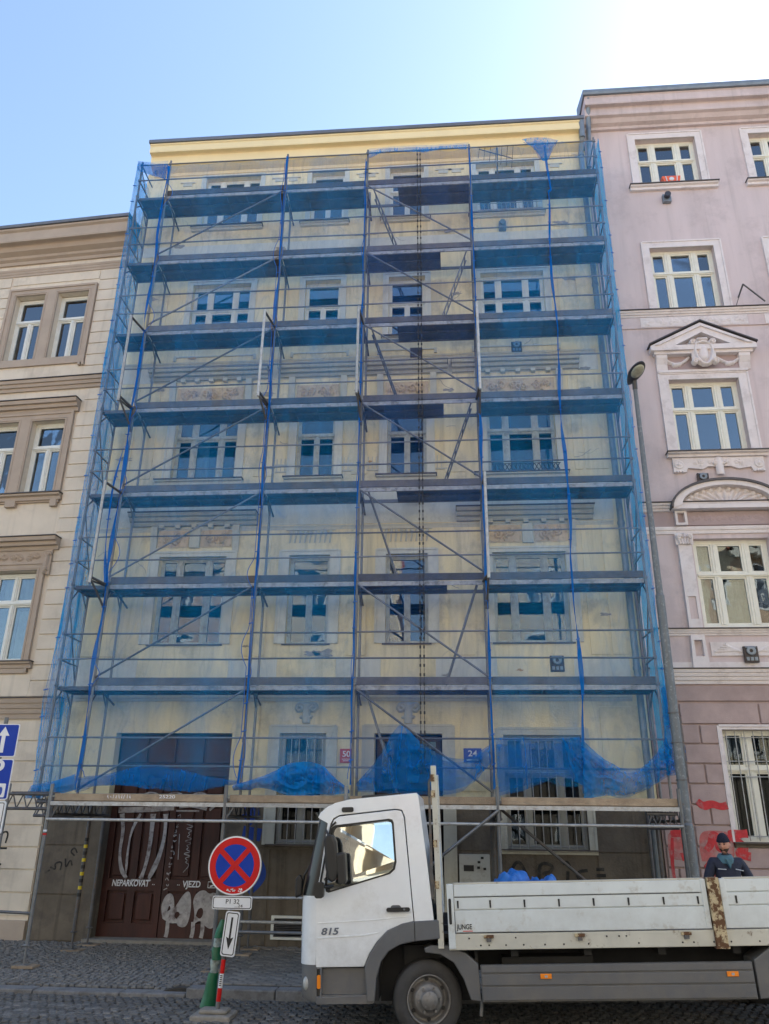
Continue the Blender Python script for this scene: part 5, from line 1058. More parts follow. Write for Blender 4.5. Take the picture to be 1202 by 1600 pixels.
drape('blue net corner pulled out low beside the beige house', [(-5.82, 2.75), (-5.5, 2.8), (-5.02, 2.95)], [(-5.92, 2.52), (-5.5, 2.55), (-5.0, 2.68)], NETDENSE, amp=.05, seed=2, nx=14)
drape('bright crumpled bundle of blue net over the barred window', [(-2.1, 2.78), (-1.42, 2.98), (-1.2, 3.14), (-.8, 3.20), (-.5, 3.12), (-.35, 2.98), (-.02, 2.70)], [(-2.1, 2.68), (-1.42, 2.74), (-1.2, 2.62), (-.8, 2.60), (-.5, 2.62), (-.2, 2.62), (-.02, 2.64)], NETDENSE, amp=.16, seed=3)
drape('dark blue net hung in a peak in front of the entrance door', [(.1, 2.85), (.45, 3.2), (.80, 3.84), (.95, 3.80), (1.3, 3.45), (1.7, 3.25), (2.1, 3.25), (2.45, 3.5)], [(.12, 2.70), (.5, 2.66), (.8, 2.66), (1.1, 2.64), (1.5, 2.66), (1.9, 2.68), (2.2, 2.9), (2.46, 3.2)], NETMID, amp=.10, seed=4)
drape('doubled dark net folded over the rail in front of the right barred window', [(2.55, 3.60), (3.0, 3.61), (3.5, 3.60), (4.05, 3.62)], [(2.56, 2.64), (2.9, 2.72), (3.3, 2.84), (3.6, 3.0), (3.85, 2.9), (4.04, 2.80)], NETMID, amp=.09, seed=5)
drape('heavy blue net bundle slung low at the right end of the scaffold', [(4.04, 3.62), (4.3, 3.35), (4.6, 3.12), (4.9, 3.05), (5.2, 3.25), (5.5, 3.62)], [(4.0, 2.60), (4.3, 2.66), (4.7, 2.62), (5.0, 2.72), (5.3, 2.92), (5.6, 3.05)], NETDENSE, amp=.18, seed=6)
drape('loose strip of blue net ballooning off the right scaffold corner', [(5.50, 4.46), (5.56, 4.5), (5.64, 4.44)], [(5.44, 3.0), (5.62, 2.98), (5.80, 3.25)], NETDENSE, amp=.10, seed=7, nx=10, nv=40, y=-1.15)
drape('crumpled blue net bunch tied at the scaffold top near the right', [(3.75, 17.6), (4.0, 17.66), (4.35, 17.64), (4.62, 17.5)], [(4.1, 17.2), (4.2, 16.9), (4.35, 16.9), (4.45, 17.2)], NETDENSE, amp=.08, seed=8, nx=20)
drape('wispy torn net fringe along the top rail of the ladder bay', [(.03, 17.60), (.8, 17.64), (1.6, 17.60), (2.47, 17.62)], [(.05, 17.30), (.45, 17.52), (.9, 17.46), (1.4, 17.38), (1.8, 17.5), (2.45, 17.42)], NET, amp=.03, seed=9)
drape('net fold draped over the top left scaffold corner', [(-5.80, 17.62), (-5.4, 17.5), (-5.02, 17.45)], [(-5.78, 17.30), (-5.4, 17.12), (-5.02, 16.95)], NETMID, amp=.06, seed=10, nx=14)

# ================================================================== STREET LAMP
lp = thing('street_lamp', (5.66, -1.35, .25), 'tall grey steel street lamp with a dark cobra head beside the mauve house', 'street lamp')
m = MB(); g = PZ+gz(5.6)
m.tube((5.60, -1.35, g), (5.605, -1.35, 2.2), .105, 20); m.tube((5.605, -1.35, 2.2), (5.61, -1.35, 2.24), .105, 20, .085); m.tube((5.61, -1.35, 2.24), (5.63, -1.35, 6.1), .085, 20, .078); m.tube((5.63, -1.35, 6.1), (5.632, -1.35, 6.14), .078, 20, .062)
m.tube((5.632, -1.35, 6.14), (5.65, -1.35, 10.55), .062, 20, .04); m.build('pole', M['polegrey'], lp)
m = MB()
for z in (2.9, 3.5, 4.0): m.tube((5.61, -1.35, z), (5.61, -1.35, z+.02), .092, 20)
m.box(5.69, 5.72, -1.38, -1.32, 2.95, 3.95); m.build('cable_strip', M['oldsteel'], lp)
bm = bmesh.new(); bmesh.ops.create_uvsphere(bm, u_segments=24, v_segments=14, radius=1)
for v in bm.verts:
    a = v.co.copy(); wd = .15*(1-.35*max(0, a.y)); v.co = Vector((a.x*wd, a.y*.36, a.z*(.10 if a.z > 0 else .03)))
me = bpy.data.meshes.new('m'); bm.to_mesh(me); bm.free(); me.polygons.foreach_set('use_smooth', [True]*len(me.polygons))
hr = Matrix.Translation((5.62, -1.62, 10.66)) @ Matrix.Rotation(R(-9), 4, 'X') @ Matrix.Rotation(R(10), 4, 'Z')
me.transform(hr); put('lamp_head', me, M['lampgrey'], lp)
bm = bmesh.new(); bmesh.ops.create_uvsphere(bm, u_segments=20, v_segments=10, radius=1)
for v in bm.verts: v.co = Vector((v.co.x*.115, v.co.y*.2-.1, v.co.z*.055-.03))
me = bpy.data.meshes.new('m'); bm.to_mesh(me); bm.free(); me.polygons.foreach_set('use_smooth', [True]*len(me.polygons)); me.transform(hr); put('lamp_glass', me, M['lampglass'], lp)
MB().tube((5.65, -1.35, 10.45), (5.64, -1.42, 10.66), .05, 12).build('spigot', M['lampgrey'], lp)

# ================================================================== SIGNS
def rrect(x0, x1, z0, z1, r, n=5):
    P = []
    for cx, cz, a0 in ((x1-r, z1-r, 0), (x0+r, z1-r, 90), (x0+r, z0+r, 180), (x1-r, z0+r, 270)):
        for i in range(n+1): a = R(a0+90*i/n); P.append((cx+r*math.cos(a), cz+r*math.sin(a)))
    return P
def ringpts(cx, cz, r, n=48): return [(cx+r*math.cos(2*math.pi*i/n), cz+r*math.sin(2*math.pi*i/n)) for i in range(n)]
Y5 = -4.95; c = (-.985, 1.672)
ns_ = thing('no_stopping_sign', (-1.09, -4.9, 0), 'round red and blue no stopping sign on a striped post in a concrete foot', 'road sign')
MB().slab(ringpts(*c, .345), (), Y5, Y5+.012).build('sign_back', M['galv'], ns_)
MB().slab(ringpts(*c, .338), [ringpts(*c, .322)], Y5-.003, Y5-.0005).build('white_rim', M['white'], ns_)
MB().slab(ringpts(*c, .322), [ringpts(*c, .245)], Y5-.004, Y5-.0005).build('red_ring', M['red'], ns_)
MB().slab(ringpts(*c, .246), (), Y5-.003, Y5-.0005).build('blue_disc', M['blue'], ns_)
for s in (1, -1):
    a = R(45*s+3); dx, dz = math.cos(a), math.sin(a); px, pz = -dz*.032, dx*.032; q = .252
    MB().slab([(c[0]-dx*q-px, c[1]-dz*q-pz), (c[0]+dx*q-px, c[1]+dz*q-pz), (c[0]+dx*q+px, c[1]+dz*q+pz), (c[0]-dx*q+px, c[1]-dz*q+pz)], (), Y5-.006-(.0015 if s > 0 else 0), Y5-.003).build('red_bar', M['red'], ns_)
m = MB(); r_ = random.Random(4)
for i in range(16): x = c[0]-.08+.2*r_.random(); z = c[1]-.285+r_.uniform(-.02, .02); m.box(x-.015*r_.random(), x+.02*r_.random(), Y5-.0075, Y5-.0045, z, z+.012)
m.build('sticker_remains', M['white'], ns_)
p1 = MB().slab(rrect(-1.235, -.735, 1.175, 1.325, .025), (), Y5, Y5+.01).build('text_plate', M['white'], ns_)
MB().slab(rrect(-1.225, -.745, 1.185, 1.315, .022), [rrect(-1.217, -.753, 1.193, 1.307, .02)], Y5-.002, Y5).build('border_line', M['ink'], p1)
text('lettering', 'P1 32', -.98, 1.262, .07, Y5-.002, M['grey'], p1, width=.17); text('lettering', '...24', -.90, 1.215, .045, Y5-.002, M['grey'], p1, width=.1)
def lean(o, ang, piv): o.data.transform(Matrix.Translation(Vector(piv)) @ Matrix.Rotation(ang, 4, 'Y') @ Matrix.Translation(-Vector(piv)))
p2 = MB().slab(rrect(-1.05, -.87, .665, 1.155, .03), (), Y5, Y5+.01).build('arrow_plate', M['white'], ns_)
b2 = MB().slab(rrect(-1.035, -.885, .68, 1.14, .025), [rrect(-1.025, -.895, .69, 1.13, .02)], Y5-.002, Y5).build('border_line', M['ink'], p2)
b3 = MB().slab([(-.972, 1.09), (-.972, .86), (-1.005, .875), (-.96, .74), (-.915, .875), (-.948, .86), (-.948, 1.09)], (), Y5-.002, Y5).build('down_arrow', M['ink'], p2)
for o in (p2, b2, b3): lean(o, R(4.5), (-.96, Y5, 1.155))
def postx(z): return -1.085+(z-.0)*.058
for i, (za, zb, mk) in enumerate(((.10, .19, 'galv'), (.19, .33, 'red'), (.33, .48, 'white'), (.48, .63, 'red'), (.63, 1.95, 'galv'))):
    MB().tube((postx(za), -4.90, za), (postx(zb), -4.90, zb), .027, 12).build('post', M[mk], ns_)
for k in range(6): MB().box(postx(.36+k*.02)-.012, postx(.36+k*.02)+.014, -4.929, -4.926, .355+k*.02, .365+k*.02).build('small_print', M['ink'], ns_)
MB().box(-1.36, -.88, -5.08, -4.68, -.005, .07).box(-1.28, -.94, -5.0, -4.78, .07, .115).build('concrete_foot', M['concrete'], ns_, bevel=.02)
gb = thing('green_bollard', (-1.22, -4.72, .1), 'battered green and white plastic bollard leaning behind the no stopping sign', 'bollard')
def prof_twist(z0, z1, r0, r1, material, name, sq=0):
    m = MB(); n = 20; vs = []; K = 8
    for j in range(K+1):
        t = j/K; z = z0+(z1-z0)*t; r = r0+(r1-r0)*t
        for i in range(n):
            a = 6.283*i/n; rr = r*(1+(.05+sq*.2)*math.sin(2*a+t*3+z*7)+(.1+sq*.14)*noise.noise(Vector((math.cos(a)*1.5, math.sin(a)*1.5, z*7)))); vs.append((-1.26+z*.11+rr*math.cos(a), -4.72+rr*math.sin(a)*.9, z))
    m.add(vs, [(j*n+i, j*n+(i+1) % n, (j+1)*n+(i+1) % n, (j+1)*n+i) for j in range(K) for i in range(n)], True); m.add(vs[-n:], [tuple(range(n))]); m.build(name, material, gb)
prof_twist(.10, .46, .09, .06, M['green'], 'base_cone'); prof_twist(.46, .60, .056, .055, M['film'], 'white_band', 1); prof_twist(.60, .74, .07, .06, M['green'], 'green_band', 1); prof_twist(.74, .84, .056, .055, M['film'], 'white_band', 1); prof_twist(.84, 1.04, .07, .025, M['green'], 'cap', 1)
# blue one way and parking signs at the left edge
YS = -4.0
ow = thing('parking_signs', (-4.9, YS, 0), 'post with blue one way arrow, parking and white plates at the left edge', 'road sign')
MB().tube((-4.90, YS+.04, .1), (-4.90, YS+.04, 3.6), .03, 12).build('post', M['galv'], ow)
def plate(z0, z1, material, name, x0=-5.13, x1=-4.65):
    o = MB().slab(rrect(x0, x1, z0, z1, .03), (), YS, YS+.012).build(name, M['white'], ow)
    MB().slab(rrect(x0+.012, x1-.012, z0+.012, z1-.012, .025), (), YS-.003, YS-.0005).build('plate_face', material, o); return o
o = plate(3.03, 3.50, M['blue'], 'one_way_plate'); MB().slab([(-4.90, 3.09), (-4.84, 3.09), (-4.84, 3.33), (-4.785, 3.33), (-4.87, 3.46), (-4.955, 3.33), (-4.90, 3.33)], (), YS-.006, YS-.003).build('up_arrow', M['white'], o)
lean(o, 0, (0, 0, 0))
o = plate(2.44, 3.00, M['blue'], 'parking_plate'); text('lettering', 'P', -4.90, 2.83, .42, YS-.005, M['white'], o, width=.22)
MB().slab(rrect(-5.08, -4.70, 2.47, 2.66, .02), (), YS-.006, YS-.003).build('pictogram_panel', M['white'], o)
MB().slab(rrect(-4.90, -4.74, 2.49, 2.62, .05), (), YS-.009, YS-.006).build('coin_pictogram', M['plateblue'], o); MB().tube((-4.87, YS-.012, 2.62), (-4.77, YS-.012, 2.62), .012).build('finger_pictogram', M['white'], o)
o = plate(1.98, 2.42, M['white'], 'time_plate'); MB().slab(rrect(-5.11, -4.67, 2.0, 2.40, .02), [rrect(-5.10, -4.68, 2.01, 2.39, .015)], YS-.005, YS-.003).build('border_line', M['ink'], o)

# ================================================================== TRUCK
TY = -5.70; TW = 1.98                                                 # near side, width
TR = thing('flatbed_truck', (1.5, TY, 0), 'white dropside flatbed truck with grey wheel arch parked along the kerb', 'truck', rot=(0, R(-2.0), 0))
TR.location.z = .0
near, far = TY, TY+TW
def mirrorY(y): return near+far-y
def body_slab(name, outer, holes, t, material, parent=TR, both=True, proud=0, bevel=.006):
    o = MB().slab(outer, holes, near-proud, near+t).build(name, material, parent, bevel=bevel)
    if both: MB().slab(outer, holes, mirrorY(near+t), mirrorY(near-proud)).build(name, material, parent, bevel=bevel)
    return o
WP = M['truckwhite']
def arcpts(cx, cz, rx, rz, a0, a1, n): return [(cx+rx*math.cos(R(a0+(a1-a0)*i/n)), cz+rz*math.sin(R(a0+(a1-a0)*i/n))) for i in range(n+1)]
door = [(.232, .735), (.222, 1.45), (.262, 1.62), (.405, 2.20), (.435, 2.255), (.50, 2.29), (1.17, 2.345), (1.235, 2.33), (1.262, 2.26), (1.335, 1.175), (1.20, 1.15), (1.03, 1.08), (.92, .98), (.83, .86), (.77, .735)]
body_slab('cab_frame', [(.242, 1.46), (.25, 1.46), (.275, 1.60), (.395, 2.215), (.43, 2.27), (.50, 2.305), (1.17, 2.358), (1.245, 2.342), (1.275, 2.265), (1.345, 1.175), (1.345, 1.15), (1.565, 1.16), (1.52, 1.7), (1.44, 2.50), (1.41, 2.525), (.62, 2.475), (.45, 2.44), (.33, 2.38), (.255, 2.30), (.262, 2.27), (.36, 2.22)], (), .05, WP)
win = [(.335, 1.56), (.35, 1.50), (.38, 1.487), (1.08, 1.665), (1.135, 1.71), (1.155, 1.79), (1.135, 2.20), (1.12, 2.235), (1.08, 2.245), (.46, 2.19), (.42, 2.17), (.40, 2.12)]
do = body_slab('door', door, [win], .045, WP, both=True)
cx_, cz_ = .78, 1.87; shr = lambda p, k: [(cx_+(x-cx_)*k, cz_+(z-cz_)*k) for x, z in p]
body_slab('window_seal', shr(win, 1.018), [shr(win, .955)], .03, M['black'], do, both=False, proud=.004, bevel=0)
_g = MB().slab(shr(win, .965), (), near+.010, near+.014); _g.v = [(x, y+.09*(z-1.5)*(.75+.2*x)-.02*math.sin(min(1, max(0, (x-.33)/.8))*math.pi), z) for x, y, z in _g.v]
_me = _g.mesh(); bm = bmesh.new(); bm.from_mesh(_me); bmesh.ops.subdivide_edges(bm, edges=bm.edges, cuts=6, use_grid_fill=True); bm.to_mesh(_me); bm.free(); put('side_window', _me, CARGLASS, do); MB().slab(shr(win, .965), (), mirrorY(near+.018), mirrorY(near+.012)).build('side_window', CARGLASS, TR)
MB().slab([(.25, 1.013), (.78, 1.035), (.92, 1.06), (.95, 1.075), (.78, 1.052), (.25, 1.03)], (), near-.006, near+.002).build('swage_line', WP, do, bevel=.003)
MB().slab([(.25, 1.165), (.9, 1.19), (1.32, 1.222), (1.32, 1.232), (.9, 1.20), (.25, 1.175)], (), near-.005, near+.002).build('swage_line', WP, do, bevel=.003)
m = MB(); m.slab(rrect(1.035, 1.30, 1.275, 1.318, .02), (), near-.045, near-.02); m.box(1.06, 1.10, near-.03, near, 1.28, 1.31); m.box(1.24, 1.28, near-.03, near, 1.28, 1.31); m.build('handle', M['black'], do, bevel=.006)
MB().slab(rrect(1.08, 1.20, 1.27, 1.34, .03), (), near-.003, near).build('handle_recess', M['grey'], do)
MB().lathe((1.235, near-.045, 1.297), (0, -1, 0), [(.012, 0), (.012, .003), (0, .003)], 10).build('lock', M['galv'], do)
text('lettering', '815', .385, 1.085, .095, near-.004, M['tin'], do, width=.20, shear=.2, depth=.004, bold=.05)
# front corner, front wall, windscreen, roof as curved sheets
def cornersheet(name, zs, xf, r, material, par=TR, inset=0, both=True, ry=.2):
    for side in ((0, 1) if both else (0,)):
        vs = []; na = 8
        for z in zs:
            for k in range(na+1):
                a = math.pi/2*k/na; x = xf(z)+r*(1-math.sin(a))+inset*0; y = near+ry*(1-math.cos(a)) if True else 0
                x = xf(z)+r*(1-math.sin(a)); y = near+ry*(1-math.cos(a)); vs.append((x, mirrorY(y) if side else y, z))
        n = na+1; MB().add(vs, [(j*n+k, j*n+k+1, (j+1)*n+k+1, (j+1)*n+k) for j in range(len(zs)-1) for k in range(na)], True).build(name, material, par, fix=False)
xfl = lambda z: .035-.004*(z-.76)*2 if z < 1.45 else .035+(z-1.45)*.262
xfl = lambda z: .035 if z < 1.0 else (.045 if z < 1.45 else .045+(z-1.45)*.265)
cornersheet('front_corner', [.76, .9, 1.0, 1.2, 1.3, 1.45], lambda z: .035+.012*(z-.76), .195, WP)
cornersheet('pillar_cover', [1.45, 1.6, 1.8, 2.0, 2.2, 2.28], lambda z: .045+(z-1.45)*.235, .20, M['blackgloss'])
MB().slab([(.035, .76), (.045, 1.45), (.07, 1.45), (.07, .76)], (), near+.2, far-.2).build('front_panel', WP, TR)
MB().slab([(.045, 1.45), (.24, 2.28), (.255, 2.28), (.062, 1.45)], (), near+.2, far-.2).build('windscreen', M['blackgloss'], TR)
rp = [(.24, 2.285), (.27, 2.34), (.36, 2.405), (.5, 2.452), (.75, 2.485), (1.42, 2.53), (1.43, 2.50), (.75, 2.455), (.5, 2.42), (.38, 2.375), (.30, 2.31), (.27, 2.27)]
MB().slab(rp, (), near+.045, far-.045).build('roof', WP, TR)
MB().slab([(1.40, 2.51), (1.44, 2.51), (1.565, 1.16), (1.52, 1.16)], (), near+.05, far-.05).build('rear_wall', WP, TR)
MB().slab([(.7, 2.49), (1.2, 2.52), (1.2, 2.555), (.72, 2.53)], (), near+.5, far-.5).build('roof_hatch', M['black'], TR, bevel=.01)
MB().slab(rrect(.53, .67, 2.335, 2.39, .02), (), near-.018, near).build('roof_marker_lamp', M['black'], TR, bevel=.004)
MB().path([(.262, near-.01, 1.45), (.285, near-.012, 1.62), (.40, near-.012, 2.18), (.46, near-.01, 2.23)], .012, 8).build('rain_gutter', M['black'], TR)
m = MB(); m.box(.2, 1.45, near+.06, far-.06, 1.12, 1.18); m.slab([(.12, 1.2), (.12, 1.5), (.32, 1.55), (.4, 1.2)], (), near+.1, far-.1); m.build('dashboard', M['black'], TR)
for y in (near+.3, far-.75):
    m = MB(); m.slab([(.85, 1.2), (1.3, 1.2), (1.36, 1.9), (1.33, 2.0), (1.22, 2.0), (1.17, 1.4), (.85, 1.38)], (), y, y+.45); m.build('seat', M['jacket'], TR, bevel=.03)
m = MB(); m.lathe((.50, near+.52, 1.52), (-.5, 0, .86), [(.20, -.015), (.215, 0), (.20, .015), (.19, 0), (.20, -.015)], 24); m.tube((.50, near+.34, 1.52), (.50, near+.70, 1.52), .015); m.build('steering_wheel', M['black'], TR)
MB().box(.222, .236, near+.004, near+.03, .70, 1.46).build('panel_gap', M['black'], TR)
MB().box(.88, .92, near+.06, far-.06, .40, 1.1).box(.92, 1.95, near+.38, far-.38, .34, 1.1).box(.85, 2.02, near+.06, far-.06, 1.0, 1.04).box(2.0, 2.03, near+.1, far-.1, .45, 1.0).build('wheel_housing', M['chassis'], TR)
# bumper, step, wheel arch
cornersheet('bumper_corner', [.40, .46, .6, .76], lambda z: .045+(.05 if z < .42 else 0), .20, M['grey']); MB().slab([(.045, .42), (.045, .755), (.09, .755), (.09, .40)], (), near+.2, far-.2).build('bumper', M['grey'], TR)
MB().slab([(.24, .385), (.232, .72), (.78, .72), (.80, .60), (.86, .42), (.86, .375)], (), near+.05, near+.2).build('step_panel', M['grey'], TR)
MB().slab([(.24, .385), (.24, .46), (.28, .46), (.28, .72), (.24, .72), (.24, .735), (.30, .735), (.30, .45), (.87, .47), (.87, .385)], (), near-.012, near+.05).build('step_frame', M['grey'], TR, bevel=.008)
MB().box(.30, .84, near+.0, near+.05, .446, .47).build('step_tread', M['galv'], TR)
o = MB().slab(rrect(.252, .29, .535, .665, .012), (), near-.03, near-.012).build('side_indicator', M['orange'], TR, bevel=.006)
bm = bmesh.new(); bmesh.ops.create_uvsphere(bm, u_segments=16, v_segments=10, radius=1)
for v in bm.verts: v.co = Vector((.125+v.co.x*.048, near+.065+v.co.y*.045, .575+v.co.z*.075))
me = bpy.data.meshes.new('m'); bm.to_mesh(me); bm.free(); me.polygons.foreach_set('use_smooth', [True]*len(me.polygons)); put('headlight', me, M['lens'], TR)
arch_o = [(.78, .70), (.78, .735), (.84, .865), (.93, .99), (1.04, 1.09), (1.21, 1.155), (1.345, 1.175), (1.62, 1.185), (1.625, 1.00), (1.33, .975), (1.17, .945), (1.05, .885), (.96, .78), (.905, .62), (.88, .40), (.80, .40), (.79, .6)]
body_slab('wheel_arch', arch_o, (), .10, M['grey'], proud=.028, bevel=.012)
MB().tube((1.345, near-.03, 1.17), (1.345, near-.03, .98), .004, 5).build('arch_joint', M['black'], TR)
body_slab('rear_wheel_arch', [(1.44, .905), (1.52, .93), (1.70, .925), (1.90, .85), (2.03, .74), (2.04, .385), (1.93, .40), (1.86, .60), (1.76, .76), (1.62, .84), (1.45, .86)], (), .35, M['grey'], proud=-.02, bevel=.012)
MB().slab([(.9, .45), (.95, .75), (1.1, .93), (1.6, .97), (1.9, .8), (2.0, .6), (2.0, 1.1), (.9, 1.1)], (), near+.3, far-.3).build('arch_liner', M['chassis'], TR)
# wheels
def wheel(x, y, z, steer, r=.383, name='wheel'):
    o = bpy.data.objects.new(name, None)
    s, c_ = math.sin(steer), math.cos(steer); ax = Vector((s, -c_, 0)); ctr = Vector((x, y, z))
    m = MB(); m.lathe(ctr, ax, [(.24, -.20), (r-.05, -.21), (r-.012, -.19), (r, -.165), (r, -.035), (r-.012, -.012), (r-.045, .004), (.30, .012), (.255, .0), (.238, -.01)], 48)
    w_ = m.build('wheel', M['tyre'], TR)
    m = MB()
    for k in range(3):
        m.lathe(ctr, ax, [(r+.0015, -.075-k*.035), (r+.0015, -.068-k*.035)], 48)
    m.build('tread_groove', M['black'], w_)
    m = MB(); m.lathe(ctr, ax, [(.242, -.01), (.245, .006), (.232, .006), (.222, -.02), (.215, -.07), (.20, -.085), (.175, -.06), (.155, .0), (.14, .012), (.10, .014), (.095, .05), (.085, .062), (.0, .064)], 40); rm = m.build('rim', M['rim'], w_)
    a1 = ax.orthogonal().normalized(); b1 = ax.cross(a1); m = MB(); h = MB()
    for k in range(6):
        t = 6.283*k/6+.3; p = ctr+(a1*math.cos(t)+b1*math.sin(t))*.122+ax*.01; m.tube(p, p+ax*.028, .014, 6)
        t2 = t+.52; p = ctr+(a1*math.cos(t2)+b1*math.sin(t2))*.192; h.tube(p-ax*.066, p-ax*.060, .022, 10)
    m.build('wheel_nut', M['rim'], w_); h.build('rim_hole', M['black'], w_)
    m = MB(); 
    for k in range(8): t = 6.283*k/8; p = ctr+(a1*math.cos(t)+b1*math.sin(t))*.07+ax*.06; m.tube(p, p+ax*.008, .007, 6)
    m.build('hub_bolt', M['rim'], w_)
wheel(1.47, near+.10, .395, R(13)); 
# chassis, skirt
MB().box(1.3, 6.3, near+.45, near+.55, .62, .86).box(1.3, 6.3, far-.55, far-.45, .62, .86).box(1.6, 1.7, near+.1, far-.1, .8, .88).box(1.2, 1.6, near+.3, far-.3, .5, .9).box(2.3, 3.3, near+.2, near+.7, .45, .78).build('chassis', M['chassis'], TR)
for x in (2.4, 3.2, 4.0, 4.8, 5.6): MB().box(x, x+.08, near+.1, far-.1, .80, .88).build('cross_member', M['chassis'], TR)
MB().slab([(2.05, .735), (4.95, .735), (4.95, .385), (2.05, .385)], (), near+.01, near+.05).build('side_skirt', M['grey'], TR, bevel=.01)
for (za, zb) in ((.66, .728), (.54, .645), (.40, .525)): MB().box(2.06, 4.94, near-.006, near+.01, za, zb).build('skirt_panel', M['grey'], TR, bevel=.006)
MB().slab([(4.97, .75), (5.15, .86), (5.4, .90), (5.6, .90), (5.85, .86), (6.1, .7), (6.15, .45), (6.05, .45), (5.95, .68), (5.75, .80), (5.45, .80), (5.25, .66), (5.15, .40), (4.97, .385)], (), near, near+.35).build('rear_mudguard', M['grey'], TR, bevel=.01)
for x in (2.69, 4.66): o = MB().box(x, x+.12, near-.022, near-.006, .60, .648).build('side_reflector', M['orange'], TR, bevel=.004); MB().box(x+.045, x+.075, near-.026, near-.022, .612, .636).build('reflector_lens', M['lens'], o)
wheel(5.55, near+.16, .395, 0); 
for x, y in ((1.47, far-.30), (5.55, far-.30)): MB().lathe((x, y, .395), (0, 1, 0), [(.1, 0), (.37, 0), (.383, .03), (.383, .17), (.37, .2), (.1, .2)], 32).build('wheel', M['tyre'], TR)
MB().tube((2.06, near+.2, .42), (2.03, near+.2, .22), .02).build('mud_flap_bar', M['galv'], TR)
# mirrors
m = MB(); m.slab([(.375, 1.76), (.36, 2.05), (.39, 2.10), (.47, 2.09), (.50, 2.02), (.53, 1.72), (.50, 1.62), (.44, 1.60), (.40, 1.64)], (), near-.30, near-.16); m.build('mirror', M['black'], TR, bevel=.03)
MB().slab([(.50, 1.90), (.60, 1.91), (.615, 1.62), (.60, 1.58), (.52, 1.60)], (), near-.30, near-.12).build('mirror', M['black'], TR, bevel=.02)
MB().path([(.34, near, 2.13), (.37, near-.18, 2.14), (.42, near-.24, 2.06)], .014, 8).path([(.33, near, 1.62), (.37, near-.18, 1.64), (.43, near-.24, 1.70)], .014, 8).build('mirror_arm', M['black'], TR)
MB().slab(rrect(.245, .345, 1.44, 1.60, .03), (), near-.22, near-.12).build('kerb_mirror', M['black'], TR, bevel=.02); MB().tube((.34, near-.15, 1.55), (.42, near, 1.55), .014, 8).build('mirror_arm', M['black'], TR)
MB().path([(-.0, near+.35, 1.48), (.04, near+.3, 1.65), (.10, near+.3, 1.75)], .012).build('wiper', M['black'], TR); MB().slab([(-.03, 1.42), (-.03, 1.62), (.02, 1.68), (.05, 1.62), (.05, 1.45)], (), near-.02+.1, near+.16).build('ramp_mirror', M['black'], TR, bevel=.02)
# load bed
BW, BF = M['bedwhite'], M['bedframe']
BX0, BX1 = 1.72, 6.35; by = near-.03
MB().box(BX0, BX1, near, far, .90, .985).build('bed_floor', M['toe'], TR)
def side(xa, xb, y0, y1, par=TR):
    o = MB().box(xa, xb, y0+.006, y1, 1.055, 1.535).build('dropside', BW, par)
    for za, zb in ((1.415, 1.537), (1.285, 1.405), (1.058, 1.275)): MB().box(xa+.002, xb-.002, y0-.012, y0+.006, za, zb).build('side_plank', BW, o, bevel=.006)
    MB().box(xa, xb, y0-.008, y1+.01, 1.538, 1.556).build('top_rail', BF, o)
    return o
s1 = side(1.80, 4.555, by, by+.035); s2 = side(4.775, 6.3, by, by+.035); fd = MB().box(1.80, 6.3, far+.01, far+.045, .42, .89).build('dropside', BW, TR, 'far sideboard folded down')
for x in (2.2, 3.6, 5.0): MB().box(x, x+.12, far+.0, far+.05, .86, .92).build('dropside_hinge', M['rust'], TR)
MB().box(1.80, 4.50, by-.016, by-.012, 1.408, 1.413).build('plank_gap', M['chassis'], s1)
for x in (1.72,): MB().box(x, x+.075, by-.02, by+.04, .90, 1.545).build('front_corner_post', BW, TR, bevel=.006)
MB().slab(rrect(1.735, 1.765, 1.14, 1.40, .014), (), by-.024, by-.02).build('post_slot', M['chassis'], TR)
rp_ = MB().box(4.585, 4.715, by-.05, by+.04, .885, 1.56).build('stake_post', M['rust'], TR, 'rusty stake post with flaked paint', bevel=.006); MB().box(4.58, 4.72, by-.055, by+.04, .868, .89).build('post_foot', M['rust'], rp_)
for (xa, xb) in ((4.52, 4.575), (4.725, 4.79)):
    MB().box(xa, xb, by-.02, by+.035, 1.06, 1.545).build('hinge_strip', BW, TR, bevel=.004)
m = MB(); m.box(BX0, BX1, by-.005, by+.045, .885, 1.045); m.build('bed_edge', BF, TR, bevel=.008)
m = MB(); rr_ = random.Random(8)
for i in range(46):
    x = 1.76+i*.1; 
    if rr_.random() < .6: m.lathe((x+rr_.uniform(-.03, .03), by-.005, .93 if rr_.random() < .5 else 1.0), (0, -1, 0), [(.009, 0), (.009, .004), (0, .005)], 8)
m.build('rivets', M['chassis'], TR, kind='stuff')
for x in (2.16, 3.15, 4.29): 
    o = MB().box(x-.055, x+.055, by-.03, by-.005, 1.0, 1.032).build('side_latch', M['rust'], TR, bevel=.004); MB().box(x-.025, x+.025, by-.035, by-.005, .965, 1.0).build('latch_hook', M['oldsteel'], o)
for x in (1.84, 2.20, 2.58, 2.96, 3.34, 3.72, 4.10, 4.47, 4.88, 5.3):
    MB().slab([(x-.008, 1.30), (x+.008, 1.30), (x+.010, 1.375), (x-.010, 1.375)], (), by-.020, by-.011).build('lashing_slot', M['chassis'], TR)
text('lettering', 'JUNGE', 1.90, 1.112, .072, by-.0145, M['ink'], s1, width=.17, bold=.03); MB().box(1.88, 1.99, by-.0135, by-.012, 1.068, 1.076).build('lettering', M['red'], s1)
